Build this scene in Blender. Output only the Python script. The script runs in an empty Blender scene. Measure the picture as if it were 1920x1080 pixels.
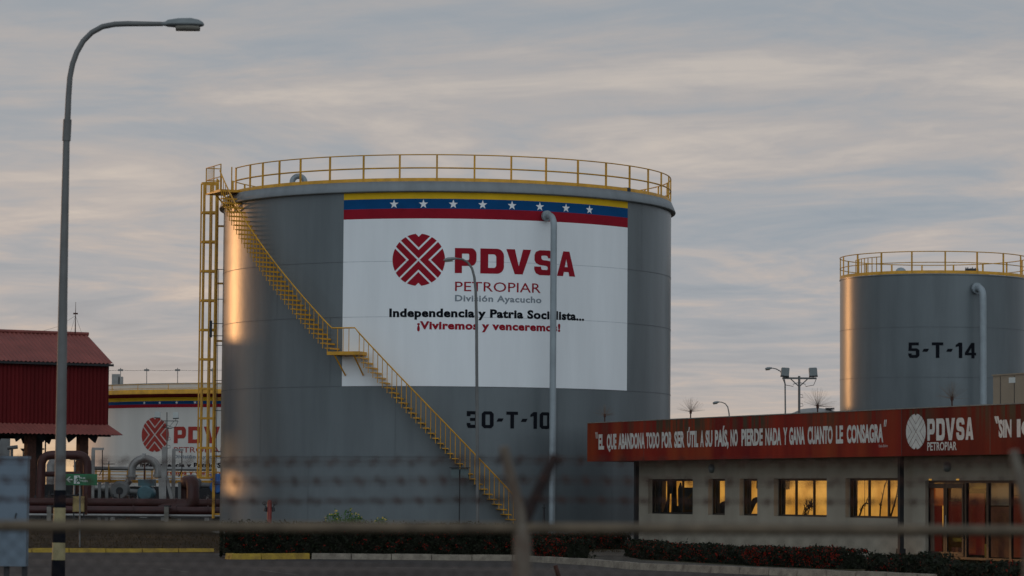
import bpy, bmesh, math, random
from mathutils import Vector, Matrix
from mathutils.geometry import tessellate_polygon
random.seed(7)
R_ = math.radians
sc = bpy.context.scene
C = sc.collection
# ---------------------------------------------------------------- camera
F, PITCH, ROLL, CH = 5892.76, 0.0656578, 0.00747336, 1.85
cam_d = bpy.data.cameras.new("camera"); cam = bpy.data.objects.new("camera", cam_d); C.objects.link(cam)
cam_d.sensor_width = 36; cam_d.lens = F / 1920 * 36
cam_d.clip_start = .5; cam_d.clip_end = 6000
cam.matrix_world = Matrix.Translation((0, 0, CH)) @ Matrix.Rotation(math.pi / 2 + PITCH, 4, 'X') @ Matrix.Rotation(ROLL, 4, 'Z')
cam_d.dof.use_dof = True; cam_d.dof.focus_distance = 110; cam_d.dof.aperture_fstop = 2.4
sc.camera = cam
sc.view_settings.view_transform = 'Standard'; sc.view_settings.look = 'None'
sc.view_settings.exposure = 0; sc.view_settings.gamma = 1
# ---------------------------------------------------------------- sky and sun
SUN_AZ, SUN_EL = R_(-43), R_(3.2)          # azimuth from +Y, negative = left
sun_dir = Vector((math.sin(SUN_AZ) * math.cos(SUN_EL), math.cos(SUN_AZ) * math.cos(SUN_EL), math.sin(SUN_EL)))
w = bpy.data.worlds.new("World"); sc.world = w; w.use_nodes = True
nt = w.node_tree; nt.nodes.clear(); N = nt.nodes.new; LK = nt.links.new
def nmath(op, a, b=None, clamp=False):
    n = N('ShaderNodeMath'); n.operation = op; n.use_clamp = clamp
    for i, v in enumerate((a, b)):
        if v is None: continue
        if isinstance(v, (int, float)): n.inputs[i].default_value = v
        else: LK(v, n.inputs[i])
    return n.outputs[0]
def nmix(f, a, b, typ='MIX'):
    n = N('ShaderNodeMix'); n.data_type = 'RGBA'; n.blend_type = typ
    for i, v in ((0, f), (6, a), (7, b)):
        if isinstance(v, (int, float)): n.inputs[i].default_value = v
        elif isinstance(v, tuple): n.inputs[i].default_value = (*v, 1)
        else: LK(v, n.inputs[i])
    return n.outputs[2]
def nramp(v, stops):
    n = N('ShaderNodeValToRGB'); LK(v, n.inputs[0]); e = n.color_ramp.elements
    while len(e) < len(stops): e.new(.5)
    for i, (p, c) in enumerate(stops): e[i].position = p; e[i].color = (*c, 1)
    return n.outputs[0]
def nnoise(vec, scale, det=5, rough=.55, dist=0):
    n = N('ShaderNodeTexNoise'); LK(vec, n.inputs['Vector'])
    n.inputs['Scale'].default_value = scale; n.inputs['Detail'].default_value = det
    n.inputs['Roughness'].default_value = rough; n.inputs['Distortion'].default_value = dist
    return n.outputs[0]
tc = N('ShaderNodeTexCoord'); sx = N('ShaderNodeSeparateXYZ'); LK(tc.outputs['Generated'], sx.inputs[0])
X, Y, Z = sx.outputs
zc = nmath('MAXIMUM', Z, 0.0)
inv = nmath('DIVIDE', 1.0, nmath('ADD', zc, .022))
cv = N('ShaderNodeCombineXYZ')
LK(nmath('ADD', nmath('MULTIPLY', nmath('MULTIPLY', X, inv), 1.5), nmath('MULTIPLY', inv, .10)), cv.inputs[0]); LK(nmath('MULTIPLY', Y, inv), cv.inputs[1]); cv.inputs[2].default_value = 3.7
n1 = nnoise(cv.outputs[0], .62, 8, .6, .9)
n2 = nnoise(cv.outputs[0], .17, 4, .5, .4)
n3 = nnoise(cv.outputs[0], 2.6, 6, .6, .6)
cl = nmath('ADD', nmath('ADD', nmath('MULTIPLY', n1, .50), nmath('MULTIPLY', n2, .35)), nmath('MULTIPLY', n3, .15))
ccol = nramp(cl, [(.37, (.245, .31, .385)), (.46, (.325, .385, .45)), (.52, (.405, .43, .47)), (.585, (.555, .50, .475)), (.66, (.76, .65, .56))])
# darker high up, warm band at the horizon, stronger towards the sun
up = nmath('SMOOTH_MIN', nmath('MULTIPLY', zc, 6.6), 1.0)
ccol = nmix(nmath('MULTIPLY', up, .55), ccol, (.235, .275, .325))
back = nmath('MULTIPLY', nmath('MAXIMUM', nmath('MULTIPLY', Y, -1.0), 0.0), .8, True)
ccol = nmix(back, ccol, (.92, 1.06, 1.18))
hz = nmath('POWER', 2.718, nmath('MULTIPLY', zc, -40.0))
sd = sun_dir.copy(); sd.z = 0; sd.normalize()
dn = nmath('ADD', nmath('MULTIPLY', X, sd.x), nmath('MULTIPLY', Y, sd.y))
dn0 = nmath('MAXIMUM', dn, 0.0)
toward = nmath('POWER', dn0, 3.0)
ccol = nmix(nmath('MULTIPLY', hz, nmath('ADD', nmath('MULTIPLY', toward, 1.5), .10), True), ccol, (1.0, .60, .24))
hz2 = nmath('POWER', 2.718, nmath('MULTIPLY', zc, -11.0))
glow = nmath('MULTIPLY', nmath('MULTIPLY', nmath('POWER', dn0, 60.0), hz2), 1.1)
gm = N('ShaderNodeMix'); gm.data_type = 'RGBA'; gm.blend_type = 'MULTIPLY'; gm.inputs[0].default_value = 1
LK(glow, gm.inputs[6]); gm.inputs[7].default_value = (1.0, .47, .13, 1)
ccol = nmix(1.0, ccol, gm.outputs[2], 'ADD')
sky = N('ShaderNodeTexSky'); sky.sky_type = 'NISHITA'; sky.sun_disc = False
sky.sun_elevation = SUN_EL; sky.sun_rotation = SUN_AZ; sky.dust_density = 3; sky.air_density = 1.2
skc = nmix(1.0, sky.outputs[0], (.1, .1, .1), 'MULTIPLY')
fin = nmix(.88, skc, ccol)
below = nmath('LESS_THAN', Z, -.002)
fin = nmix(below, fin, (.06, .055, .05))
bg = N('ShaderNodeBackground'); LK(fin, bg.inputs[0]); bg.inputs[1].default_value = 1.08
wo = N('ShaderNodeOutputWorld'); LK(bg.outputs[0], wo.inputs[0])
sl = bpy.data.lights.new("sun", 'SUN'); sl.energy = .34; sl.angle = R_(1.0); sl.color = (1, .47, .17)
so = bpy.data.objects.new("sun", sl); C.objects.link(so)
so.rotation_euler = sun_dir.to_track_quat('Z', 'Y').to_euler(); so.location = (-40, 40, 40)

# ---------------------------------------------------------------- survey: sight line through a picture point, cut with real planes
def ray(x, y):
    a, b = x - 960, y - 540; cr, sr = math.cos(-ROLL), math.sin(-ROLL); a, b = a * cr - b * sr, a * sr + b * cr
    cp, sp = math.cos(PITCH), math.sin(PITCH)
    d = F * cp + b * sp
    return a / d, (F * sp - b * cp) / d
def at(x, y, Y): a, c = ray(x, y); return Vector((a * Y, Y, c * Y + CH))
def gnd(x, y, z=0.0): a, c = ray(x, y); s = (z - CH) / c; return (a * s, s)
TX, TY, TR = -2.409, 116.494, 8.3
def ontank(x, y, cx=TX, cy=TY, R=TR):
    a, c = ray(x, y); A = a * a + 1; B = -2 * (a * cx + cy); D = max(B * B - 4 * A * (cx * cx + cy * cy - R * R), 0)
    s = (-B - math.sqrt(D)) / 2 / A
    return math.atan2(s - cy, a * s - cx), c * s + CH
BX, BY, BT = 4.482, 110.327, -1.18186
UX, UY = math.cos(BT), math.sin(BT); NX, NY = UY, -UX
def onwall(x, y, off=0.0):
    a, c = ray(x, y); ox, oy = BX + off * NX, BY + off * NY
    # a*s - L*UX = ox ; s - L*UY = oy
    det = -a * UY + UX
    s = (-ox * UY + UX * oy) / det; L = (a * oy - ox) / det
    return L, c * s + CH
BS = .96
def W(L, z, off=0.0): return Vector(((BX + L * UX + off * NX) * BS, (BY + L * UY + off * NY) * BS, CH + (z - CH) * BS))

# ---------------------------------------------------------------- materials
def mat(name, col, rough=.6, metal=0, var=.25, vs=4, bump=.0, bs=30, streak=False, emit=None, es=1, spec=.5, coat=0, c2=None):
    m = bpy.data.materials.new(name); m.use_nodes = True; t = m.node_tree; b = t.nodes['Principled BSDF']
    b.inputs['Roughness'].default_value = rough; b.inputs['Metallic'].default_value = metal
    b.inputs['Specular IOR Level'].default_value = spec; b.inputs['Coat Weight'].default_value = coat
    g = t.nodes.new('ShaderNodeTexCoord'); mp = t.nodes.new('ShaderNodeMapping'); t.links.new(g.outputs['Object'], mp.inputs[0])
    if streak: mp.inputs['Scale'].default_value = (1, 1, .12)
    n = t.nodes.new('ShaderNodeTexNoise'); t.links.new(mp.outputs[0], n.inputs['Vector']); n.inputs['Scale'].default_value = vs; n.inputs['Detail'].default_value = 7; n.inputs['Roughness'].default_value = .6
    r = t.nodes.new('ShaderNodeValToRGB'); t.links.new(n.outputs[0], r.inputs[0])
    r.color_ramp.elements[0].position = .3; r.color_ramp.elements[1].position = .7
    lo = c2 if c2 else tuple(c * (1 - var) for c in col); hi = tuple(min(1, c * (1 + var * .6)) for c in col) if not c2 else col
    r.color_ramp.elements[0].color = (*lo, 1); r.color_ramp.elements[1].color = (*hi, 1)
    t.links.new(r.outputs[0], b.inputs['Base Color'])
    if bump:
        n2 = t.nodes.new('ShaderNodeTexNoise'); t.links.new(g.outputs['Object'], n2.inputs['Vector']); n2.inputs['Scale'].default_value = bs; n2.inputs['Detail'].default_value = 4
        bp = t.nodes.new('ShaderNodeBump'); bp.inputs['Strength'].default_value = bump; bp.inputs['Distance'].default_value = .05
        t.links.new(n2.outputs[0], bp.inputs['Height']); t.links.new(bp.outputs[0], b.inputs['Normal'])
    if emit: b.inputs['Emission Color'].default_value = (*emit, 1); b.inputs['Emission Strength'].default_value = es
    return m
M = dict(
 tank=mat('tank_grey_paint', (.138, .158, .166), .32, .12, .26, .6, .22, .9, True, spec=.26),
 rim=mat('rim_grey_paint', (.19, .21, .22), .5, .1, .15, 2, streak=True),
 seam=mat('weld_seam', (.10, .11, .12), .6, .1, .2, 3),
 white=mat('white_paint', (.80, .82, .83), .6, 0, .09, .8, streak=True),
 red=mat('red_paint', (.30, .010, .022), .8, 0, .12, 2, spec=.15),
 hydrantred=mat('hydrant_red', (.20, .022, .014), .5, 0, .3, 8),
 farred=mat('sun_faded_red_paint', (.34, .045, .035), .8, 0, .15, 2, spec=.15),
 redst=mat('red_stripe_paint', (.28, .010, .022), .8, 0, .15, 1.5, spec=.12),
 blue=mat('blue_paint', (.004, .065, .19), .8, 0, .15, 1.5, spec=.12),
 yel=mat('yellow_stripe_paint', (.72, .44, .012), .7, 0, .12, 1.5, spec=.2),
 black=mat('black_paint', (.008, .009, .013), .9, 0, .1, 2, spec=.1),
 grtx=mat('grey_lettering_paint', (.20, .23, .26), .5, 0, .1, 2),
 ysteel=mat('yellow_steel', (.60, .29, .010), .45, 0, .28, 3, .05, 30),
 pipe=mat('grey_pipe_paint', (.27, .31, .33), .45, .1, .15, 2),
 pole=mat('galvanised_pole', (.145, .145, .14), .6, .1, .2, 2),
 head=mat('lamp_head_paint', (.20, .22, .22), .45, .2, .15, 5),
 lens=mat('lamp_lens', (.35, .33, .28), .25, 0, .1, 8),
 shellw=mat('far_tank_white', (.60, .57, .52), .5, .05, .12, .6, streak=True),
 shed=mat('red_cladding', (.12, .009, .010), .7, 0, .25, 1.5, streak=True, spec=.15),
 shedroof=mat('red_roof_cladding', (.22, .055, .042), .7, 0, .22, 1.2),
 dark=mat('dark_steel', (.03, .03, .032), .6, .3, .3, 3),
 rust=mat('rusty_steel', (.07, .026, .016), .8, .2, .45, 9, .3, 40),
 maroon=mat('maroon_pipe_paint', (.05, .010, .008), .6, 0, .35, 2),
 silver=mat('silver_cladding', (.27, .26, .245), .45, .4, .22, 3),
 teal=mat('teal_motor_paint', (.05, .12, .14), .45, 0, .2, 5),
 bluem=mat('blue_motor_paint', (.02, .12, .36), .45, 0, .2, 5),
 conc=mat('concrete', (.23, .21, .18), .9, 0, .35, 4, .3, 20),
 cabinet=mat('cabinet_paint', (.13, .17, .21), .45, .1, .1, 1.5),
 beige=mat('beige_panel', (.27, .215, .15), .6, 0, .1, 2),
 kerbw=mat('kerb_concrete', (.30, .26, .20), .9, 0, .4, 5, .4, 18, c2=(.17, .14, .11)),
 kerby=mat('kerb_yellow', (.50, .33, .03), .8, 0, .3, 3, .3, 18, c2=(.26, .16, .03)),
 wall=mat('plaster_wall', (.34, .30, .235), .9, 0, .16, 1.2, .15, 25, streak=True),
 frame=mat('window_frame', (.010, .008, .007), .4, .2, .2, 5),
 reveal=mat('reveal_plaster', (.26, .24, .20), .85, 0, .15, 3),
 inside=mat('interior_dark', (.01, .008, .006), .9),
 green=mat('sign_green', (.006, .13, .045), .5, 0, .1, 4),
 signw=mat('sign_white', (.55, .58, .55), .5, 0, .05, 4),
 spike=mat('spike_wire', (.16, .11, .08), .8, 0, .3, 6),
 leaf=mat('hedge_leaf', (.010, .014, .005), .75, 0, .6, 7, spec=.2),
 leaf2=mat('weed_leaf', (.05, .12, .02), .7, 0, .4, 12, spec=.2),
 flower=mat('red_flower', (.27, .016, .008), .7, 0, .4, 20, spec=.1),
 flowery=mat('yellow_flower', (.7, .5, .03), .7, 0, .2, 20),
 grass=mat('dry_grass_blade', (.05, .033, .012), .9, 0, .5, 6, spec=.1),
 galv=mat('weathered_wire', (.13, .095, .06), .8, .0, .45, 6),
 mesh=mat('dull_mesh_wire', (.035, .03, .025), .9, 0, .3, 6, spec=.1),
 fencepost=mat('weathered_fence_post', (.19, .165, .13), .85, .0, .45, 7, .2, 40, c2=(.10, .06, .04)),
 fencewood=mat('rusted_fence_arm', (.022, .010, .008), .85, 0, .5, 10),
)
def glass_mat(name, tint, refl):
    m = bpy.data.materials.new(name); m.use_nodes = True; t = m.node_tree; t.nodes.clear()
    o = t.nodes.new('ShaderNodeOutputMaterial'); mx = t.nodes.new('ShaderNodeMixShader'); tr = t.nodes.new('ShaderNodeBsdfTransparent'); gl = t.nodes.new('ShaderNodeBsdfGlossy')
    tr.inputs[0].default_value = (*tint, 1); gl.inputs[0].default_value = (1, 1, 1, 1); gl.inputs['Roughness'].default_value = .03; mx.inputs[0].default_value = refl
    t.links.new(tr.outputs[0], mx.inputs[1]); t.links.new(gl.outputs[0], mx.inputs[2]); t.links.new(mx.outputs[0], o.inputs[0]); return m
M['glass'] = glass_mat('window_glass', (.75, .72, .68), .07)
def lit(name, c1, c2, s, scale=.6):
    m = mat(name, (.3, .2, .08), .8); t = m.node_tree; b = t.nodes['Principled BSDF']
    g = t.nodes.new('ShaderNodeTexCoord'); n = t.nodes.new('ShaderNodeTexNoise'); t.links.new(g.outputs['Object'], n.inputs[0]); n.inputs['Scale'].default_value = scale; n.inputs['Detail'].default_value = 3
    r = t.nodes.new('ShaderNodeValToRGB'); r.color_ramp.elements[0].position = .35; r.color_ramp.elements[1].position = .65
    r.color_ramp.elements[0].color = (*c1, 1); r.color_ramp.elements[1].color = (*c2, 1)
    t.links.new(n.outputs[0], r.inputs[0]); t.links.new(r.outputs[0], b.inputs['Emission Color']); b.inputs['Emission Strength'].default_value = s; return m
M['glow_back'] = lit('glow_panel', (.52, .23, .03), (.84, .43, .08), .85, 1.1)  # emissive panel added behind the panes, gives them their golden tone
# fascia: red paint with rust and mould that runs down from the top edge
def fascia_mat(k=1.0, og=.85):
    m = bpy.data.materials.new('fascia_red'); m.use_nodes = True; t = m.node_tree; b = t.nodes['Principled BSDF']; b.inputs['Roughness'].default_value = .75; b.inputs['Specular IOR Level'].default_value = .12
    g = t.nodes.new('ShaderNodeTexCoord')
    def noise(sc_, s, d=6):
        mp = t.nodes.new('ShaderNodeMapping'); mp.inputs['Scale'].default_value = sc_; t.links.new(g.outputs['Object'], mp.inputs[0])
        n = t.nodes.new('ShaderNodeTexNoise'); t.links.new(mp.outputs[0], n.inputs['Vector']); n.inputs['Scale'].default_value = s; n.inputs['Detail'].default_value = d; return n.outputs[0]
    def ramp(v, st):
        n = t.nodes.new('ShaderNodeValToRGB'); t.links.new(v, n.inputs[0]); e = n.color_ramp.elements
        while len(e) < len(st): e.new(.5)
        for i, (p, c) in enumerate(st): e[i].position = p; e[i].color = (*c, 1)
        return n.outputs[0]
    def mix(f, a, c):
        n = t.nodes.new('ShaderNodeMix'); n.data_type = 'RGBA'
        for i, v in ((0, f), (6, a), (7, c)):
            if isinstance(v, tuple): n.inputs[i].default_value = (*v, 1)
            else: t.links.new(v, n.inputs[i])
        return n.outputs[2]
    base = ramp(noise((1, 1, .15), 1.1), [(.35, (.13 * k, .007 * k, .007 * k)), (.65, (.24 * k, .022 * k, .010 * k))])
    orange = ramp(noise((1, 1, .05), .35, 3), [(.47, (0, 0, 0)), (.62, (og, og, og))])
    base = mix(orange, base, (.27, .050, .013))
    st = noise((1.6, 1.6, .10), 2.6)
    sp = t.nodes.new('ShaderNodeSeparateXYZ'); t.links.new(g.outputs['Object'], sp.inputs[0])
    mr = t.nodes.new('ShaderNodeMapRange'); t.links.new(sp.outputs[2], mr.inputs[0]); mr.inputs[1].default_value = 3.2; mr.inputs[2].default_value = 4.0
    mu = t.nodes.new('ShaderNodeMath'); mu.operation = 'MULTIPLY'; t.links.new(ramp(st, [(.40, (0, 0, 0)), (.54, (1, 1, 1))]), mu.inputs[0]); t.links.new(mr.outputs[0], mu.inputs[1])
    m3 = t.nodes.new('ShaderNodeMath'); m3.operation = 'MULTIPLY'; t.links.new(mu.outputs[0], m3.inputs[0]); t.links.new(ramp(noise((1, 1, .3), .55, 2), [(.41, (.15, .15, .15)), (.53, (1, 1, 1))]), m3.inputs[1])
    t.links.new(mix(m3.outputs[0], base, (.07, .045, .025)), b.inputs['Base Color']); return m
M['fascia'] = fascia_mat(1.05); M['fascia_dark'] = fascia_mat(.6, .0)  # right-hand panels: darker red without the orange patches
M['stencil'] = mat('stencil_white', (.58, .55, .50), .7, 0, .22, 6)
def ground_mat(name, cols, s1, s2, bump=.5):
    m = bpy.data.materials.new(name); m.use_nodes = True; t = m.node_tree; b = t.nodes['Principled BSDF']; b.inputs['Roughness'].default_value = .95; b.inputs['Specular IOR Level'].default_value = .15
    g = t.nodes.new('ShaderNodeTexCoord'); ns = []
    for s in (s1, s2):
        n = t.nodes.new('ShaderNodeTexNoise'); t.links.new(g.outputs['Object'], n.inputs['Vector']); n.inputs['Scale'].default_value = s; n.inputs['Detail'].default_value = 8; n.inputs['Roughness'].default_value = .65; ns.append(n.outputs[0])
    a = t.nodes.new('ShaderNodeMath'); a.operation = 'ADD'; t.links.new(ns[0], a.inputs[0]); t.links.new(ns[1], a.inputs[1])
    h = t.nodes.new('ShaderNodeMath'); h.operation = 'MULTIPLY'; h.inputs[1].default_value = .5; t.links.new(a.outputs[0], h.inputs[0])
    r = t.nodes.new('ShaderNodeValToRGB'); e = r.color_ramp.elements
    while len(e) < len(cols): e.new(.5)
    for i, c in enumerate(cols): e[i].position = .38 + .24 * i / (len(cols) - 1); e[i].color = (*c, 1)
    t.links.new(h.outputs[0], r.inputs[0]); t.links.new(r.outputs[0], b.inputs['Base Color'])
    bp = t.nodes.new('ShaderNodeBump'); bp.inputs['Strength'].default_value = bump; bp.inputs['Distance'].default_value = .05; t.links.new(ns[1], bp.inputs['Height']); t.links.new(bp.outputs[0], b.inputs['Normal'])
    return m
M['ground'] = ground_mat('dry_ground', [(.016, .010, .004), (.036, .021, .009), (.065, .038, .016)], .25, 3)
M['verge'] = ground_mat('grassy_verge', [(.022, .026, .008), (.04, .036, .014), (.07, .05, .028)], .5, 5)
M['asphalt'] = ground_mat('asphalt', [(.032, .028, .026), (.055, .047, .043), (.10, .08, .068)], .12, 9, .3)
M['path'] = ground_mat('concrete_path', [(.05, .044, .038), (.075, .064, .052), (.11, .095, .075)], .5, 6, .3)

# ---------------------------------------------------------------- mesh helpers
def wloc(o):
    v = Vector((0, 0, 0))
    while o: v = v + Vector(o.location); o = o.parent
    return v
def tag(o, label=None, cat=None, group=None, kind=None):
    for k, v in (('label', label), ('category', cat), ('group', group), ('kind', kind)):
        if v: o[k] = v
    return o
def thing(name, label, cat, loc, group=None):
    o = bpy.data.objects.new(name, None); C.objects.link(o); o.location = loc; o.empty_display_size = .3
    return tag(o, label, cat, group)
class MB:
    def __init__(s): s.v = []; s.f = []; s.m = []; s.sm = []
    def add(s, vs, fs, m=0, smooth=False):
        b = len(s.v); s.v += [Vector(q) for q in vs]
        for f in fs: s.f.append([i + b for i in f]); s.m.append(m); s.sm.append(smooth)
        return s
    def box(s, c, d, m=0, ax=None):
        c = Vector(c); ax = ax or (Vector((1, 0, 0)), Vector((0, 1, 0)), Vector((0, 0, 1)))
        vs = [c + ax[0] * (i * d[0] / 2) + ax[1] * (j * d[1] / 2) + ax[2] * (k * d[2] / 2) for i in (-1, 1) for j in (-1, 1) for k in (-1, 1)]
        return s.add(vs, [(0, 1, 3, 2), (4, 6, 7, 5), (0, 4, 5, 1), (2, 3, 7, 6), (0, 2, 6, 4), (1, 5, 7, 3)], m)
    def tube(s, path, r, n=8, m=0, closed=False, caps=True):
        P = [Vector(p) for p in path]; k = len(P)
        rs = r if isinstance(r, (list, tuple)) else [r] * k
        T = []
        for i in range(k):
            a = P[(i - 1) % k] if (i > 0 or closed) else P[i]; b = P[(i + 1) % k] if (i < k - 1 or closed) else P[i]
            T.append((b - a).normalized())
        up = Vector((0, 0, 1)) if abs(T[0].z) < .9 else Vector((1, 0, 0))
        u = T[0].cross(up).normalized(); rings = []
        for i in range(k):
            u = (u - T[i] * u.dot(T[i])).normalized(); v = T[i].cross(u)
            rings.append([P[i] + (u * math.cos(2 * math.pi * j / n) + v * math.sin(2 * math.pi * j / n)) * rs[i] for j in range(n)])
        vs = [q for rg in rings for q in rg]; fs = []
        for i in range(k if closed else k - 1):
            a, b = i * n, ((i + 1) % k) * n
            for j in range(n): fs.append((a + j, a + (j + 1) % n, b + (j + 1) % n, b + j))
        s.add(vs, fs, m, n > 4)
        if caps and not closed:
            s.add(rings[0], [tuple(reversed(range(n)))], m); s.add(rings[-1], [tuple(range(n))], m)
        return s
    def lathe(s, c, prof, n=48, m=0, a0=0, a1=2 * math.pi, smooth=True):
        full = abs(a1 - a0 - 2 * math.pi) < 1e-6; k = n if full else n + 1; vs = []
        for r, z in prof:
            for j in range(k):
                a = a0 + (a1 - a0) * j / n; vs.append((c[0] + r * math.cos(a), c[1] + r * math.sin(a), z))
        fs = []
        for i in range(len(prof) - 1):
            for j in range(n):
                j2 = (j + 1) % k if full else j + 1
                fs.append((i * k + j, i * k + j2, (i + 1) * k + j2, (i + 1) * k + j))
        return s.add(vs, fs, m, smooth)
    def prism(s, pts, z0, z1, m=0):
        n = len(pts); vs = [(x, y, z0) for x, y in pts] + [(x, y, z1) for x, y in pts]
        return s.add(vs, [tuple(range(n, 2 * n)), tuple(reversed(range(n)))] + [(i, (i + 1) % n, n + (i + 1) % n, n + i) for i in range(n)], m)
    def build(s, name, mats, parent=None, loc=None):
        o0 = wloc(parent) if parent else Vector(loc or (0, 0, 0))
        me = bpy.data.meshes.new(name); me.from_pydata([v - o0 for v in s.v], [], s.f)
        for q in (mats if isinstance(mats, (list, tuple)) else [mats]): me.materials.append(M[q] if isinstance(q, str) else q)
        me.polygons.foreach_set('material_index', s.m); me.polygons.foreach_set('use_smooth', s.sm); me.update()
        o = bpy.data.objects.new(name, me); C.objects.link(o)
        if parent: o.parent = parent
        else: o.location = o0
        return o
def arc(cx, cy, r, z, a0, a1, n): return [(cx + r * math.cos(a0 + (a1 - a0) * i / n), cy + r * math.sin(a0 + (a1 - a0) * i / n), z) for i in range(n + 1)]
def bend(p, q, c, n=8):     # quarter curve from p to q about corner c
    p, q, c = Vector(p), Vector(q), Vector(c)
    return [p * (1 - t) ** 2 + c * 2 * t * (1 - t) + q * t * t for t in [i / n for i in range(n + 1)]]

# ---------------------------------------------------------------- lettering
_tc = {}
def text2d(s, bold=0.0):
    key = (s, bold)
    if key in _tc: return _tc[key]
    cu = bpy.data.curves.new('t', 'FONT'); cu.body = s; cu.size = 1; cu.offset = bold; cu.resolution_u = 3; cu.space_character = 1.08 if bold in (.046, .028) else 1.0
    o = bpy.data.objects.new('t', cu); C.objects.link(o); dg = bpy.context.evaluated_depsgraph_get(); dg.update()
    me = bpy.data.meshes.new_from_object(o.evaluated_get(dg)); vs = [(v.co.x, v.co.y) for v in me.vertices]; fs = [tuple(p.vertices) for p in me.polygons]
    bpy.data.objects.remove(o); bpy.data.curves.remove(cu); bpy.data.meshes.remove(me)
    _tc[key] = (vs, fs); return _tc[key]
def text_block(s, u0, u1, v0, v1, bold=.0, slant=0):
    vs, fs = text2d(s, bold); hv, _ = text2d('H', bold)
    y0 = min(v[1] for v in hv); y1 = max(v[1] for v in hv); x0 = min(v[0] for v in vs); x1 = max(v[0] for v in vs)
    return [(u0 + (x - x0) / (x1 - x0) * (u1 - u0), v0 + (y - y0) / (y1 - y0) * (v1 - v0)) for x, y in vs], fs
def clip(poly, a, b, c):     # keep a*x+b*y<=c
    out = []
    for i in range(len(poly)):
        p, q = poly[i], poly[(i + 1) % len(poly)]; dp = a * p[0] + b * p[1] - c; dq = a * q[0] + b * q[1] - c
        if dp <= 0: out.append(p)
        if dp * dq < 0: t = dp / (dp - dq); out.append((p[0] + t * (q[0] - p[0]), p[1] + t * (q[1] - p[1])))
    return out
def emblem2d(cu, cv, ru, rv, wd=.035, wv=.05):
    disc = [(math.cos(2 * math.pi * i / 96), math.sin(2 * math.pi * i / 96)) for i in range(96)]
    vs, fs = [], []
    for k in range(4):
        notch = k % 2 == 0
        for sgn in (-1, 1):
            def half(lo, hi):
                p = clip(disc, sgn, 0, 0)              # sgn*x<=0 -> |x|=-sgn*x
                # y - |x| in (lo,hi)
                p = clip(p, -sgn, -1, -lo)            # y + sgn*x >= lo
                if hi is not None and p: p = clip(p, sgn, 1, hi)
                return p
            for lo, hi in ((wd * 1.41, .42 - wv), (.42 + wv, .88 if notch else None)):
                p = half(lo, hi)
                if len(p) < 3: continue
                ca, sa = [(1, 0), (0, 1), (-1, 0), (0, -1)][k]
                b = len(vs); vs += [(cu + ru * (x * ca - y * sa), cv + rv * (x * sa + y * ca)) for x, y in p]; fs.append(tuple(range(b, b + len(p))))
    return vs, fs
def star2d(cu, cv, r):
    vs = [(cu, cv)] + [(cu + (r if i % 2 == 0 else r * .4) * math.sin(i * math.pi / 5), cv + (r if i % 2 == 0 else r * .4) * math.cos(i * math.pi / 5)) for i in range(10)]
    return vs, [(0, 1 + (i + 1) % 10, 1 + i) for i in range(10)]
def on_cyl(name, blocks, material, parent, cx, cy, R, off, step=.22):
    bm = bmesh.new()
    for vs, fs in blocks:
        bv = [bm.verts.new((u, v, 0)) for u, v in vs]
        for f in fs:
            try: bm.faces.new([bv[i] for i in f])
            except ValueError: pass
    us = [v.co.x for v in bm.verts]; u = math.floor(min(us) / step) * step
    while u < max(us):
        u += step
        bmesh.ops.bisect_plane(bm, geom=list(bm.verts) + list(bm.edges) + list(bm.faces), dist=1e-5, plane_co=(u, 0, 0), plane_no=(1, 0, 0))
    o0 = wloc(parent)
    for v in bm.verts:
        a = v.co.x / R; z = v.co.y; v.co = Vector((cx + (R + off) * math.cos(a), cy + (R + off) * math.sin(a), z)) - o0
    bmesh.ops.recalc_face_normals(bm, faces=list(bm.faces))
    for f in bm.faces:
        c = f.calc_center_median() + o0
        if f.normal.dot(Vector((c.x - cx, c.y - cy, 0))) < 0: f.normal_flip()
    me = bpy.data.meshes.new(name); bm.to_mesh(me); bm.free(); me.materials.append(M[material])
    o = bpy.data.objects.new(name, me); C.objects.link(o); o.parent = parent; return o
def on_wall_obj(name, blocks, material, parent, off):
    mb = MB()
    for vs, fs in blocks: mb.add([W(u, v, off) for u, v in vs], [tuple(reversed(f)) for f in fs])
    return mb.build(name, material, parent)
def patch(R, a0, a1, z0, z1, cx, cy, m=0, n=None, mb=None):
    mb = mb or MB(); n = n or max(8, int(abs(a1 - a0) * R / .15)); mb.lathe((cx, cy), [(R, z0), (R, z1)], n, m, a0, a1); return mb

# ================================================================= SETTING
def gz(x, y):
    t = min(max((y - 96) / 29, 0), 1) * .65; s = min(max((6 - x) / 4, 0), 1); return t * s
xs = [-4000, -1500, -500, -200, -100] + [i * 2 for i in range(-30, 31)] + [100, 200, 500, 1500, 4000]
ys = [-200, -60, 0, 30] + [40 + i * 2 for i in range(0, 81)] + [260, 400, 700, 1500, 4500]
mb = MB(); mb.add([(x, y, gz(x, y)) for y in ys for x in xs], [(j * len(xs) + i, j * len(xs) + i + 1, (j + 1) * len(xs) + i + 1, (j + 1) * len(xs) + i) for j in range(len(ys) - 1) for i in range(len(xs) - 1)])
tag(mb.build('ground', 'ground'), kind='structure')
kl = [(-7.9, 87.3), (-5.58, 88.5), (.06, 88.05), (2.03, 83.4), (2.99, 79), (6.07, 74.1), (12, 66), (22, 52), (50, 25)]
mb = MB(); rp = [(-70, 19), (50, 19), (50, 25)] + [(x, y) for x, y in reversed(kl[:-1])] + [(-7.9, 97.2), (-9.15, 97.2), (-14.4, 95.1), (-70, 76)]
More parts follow.
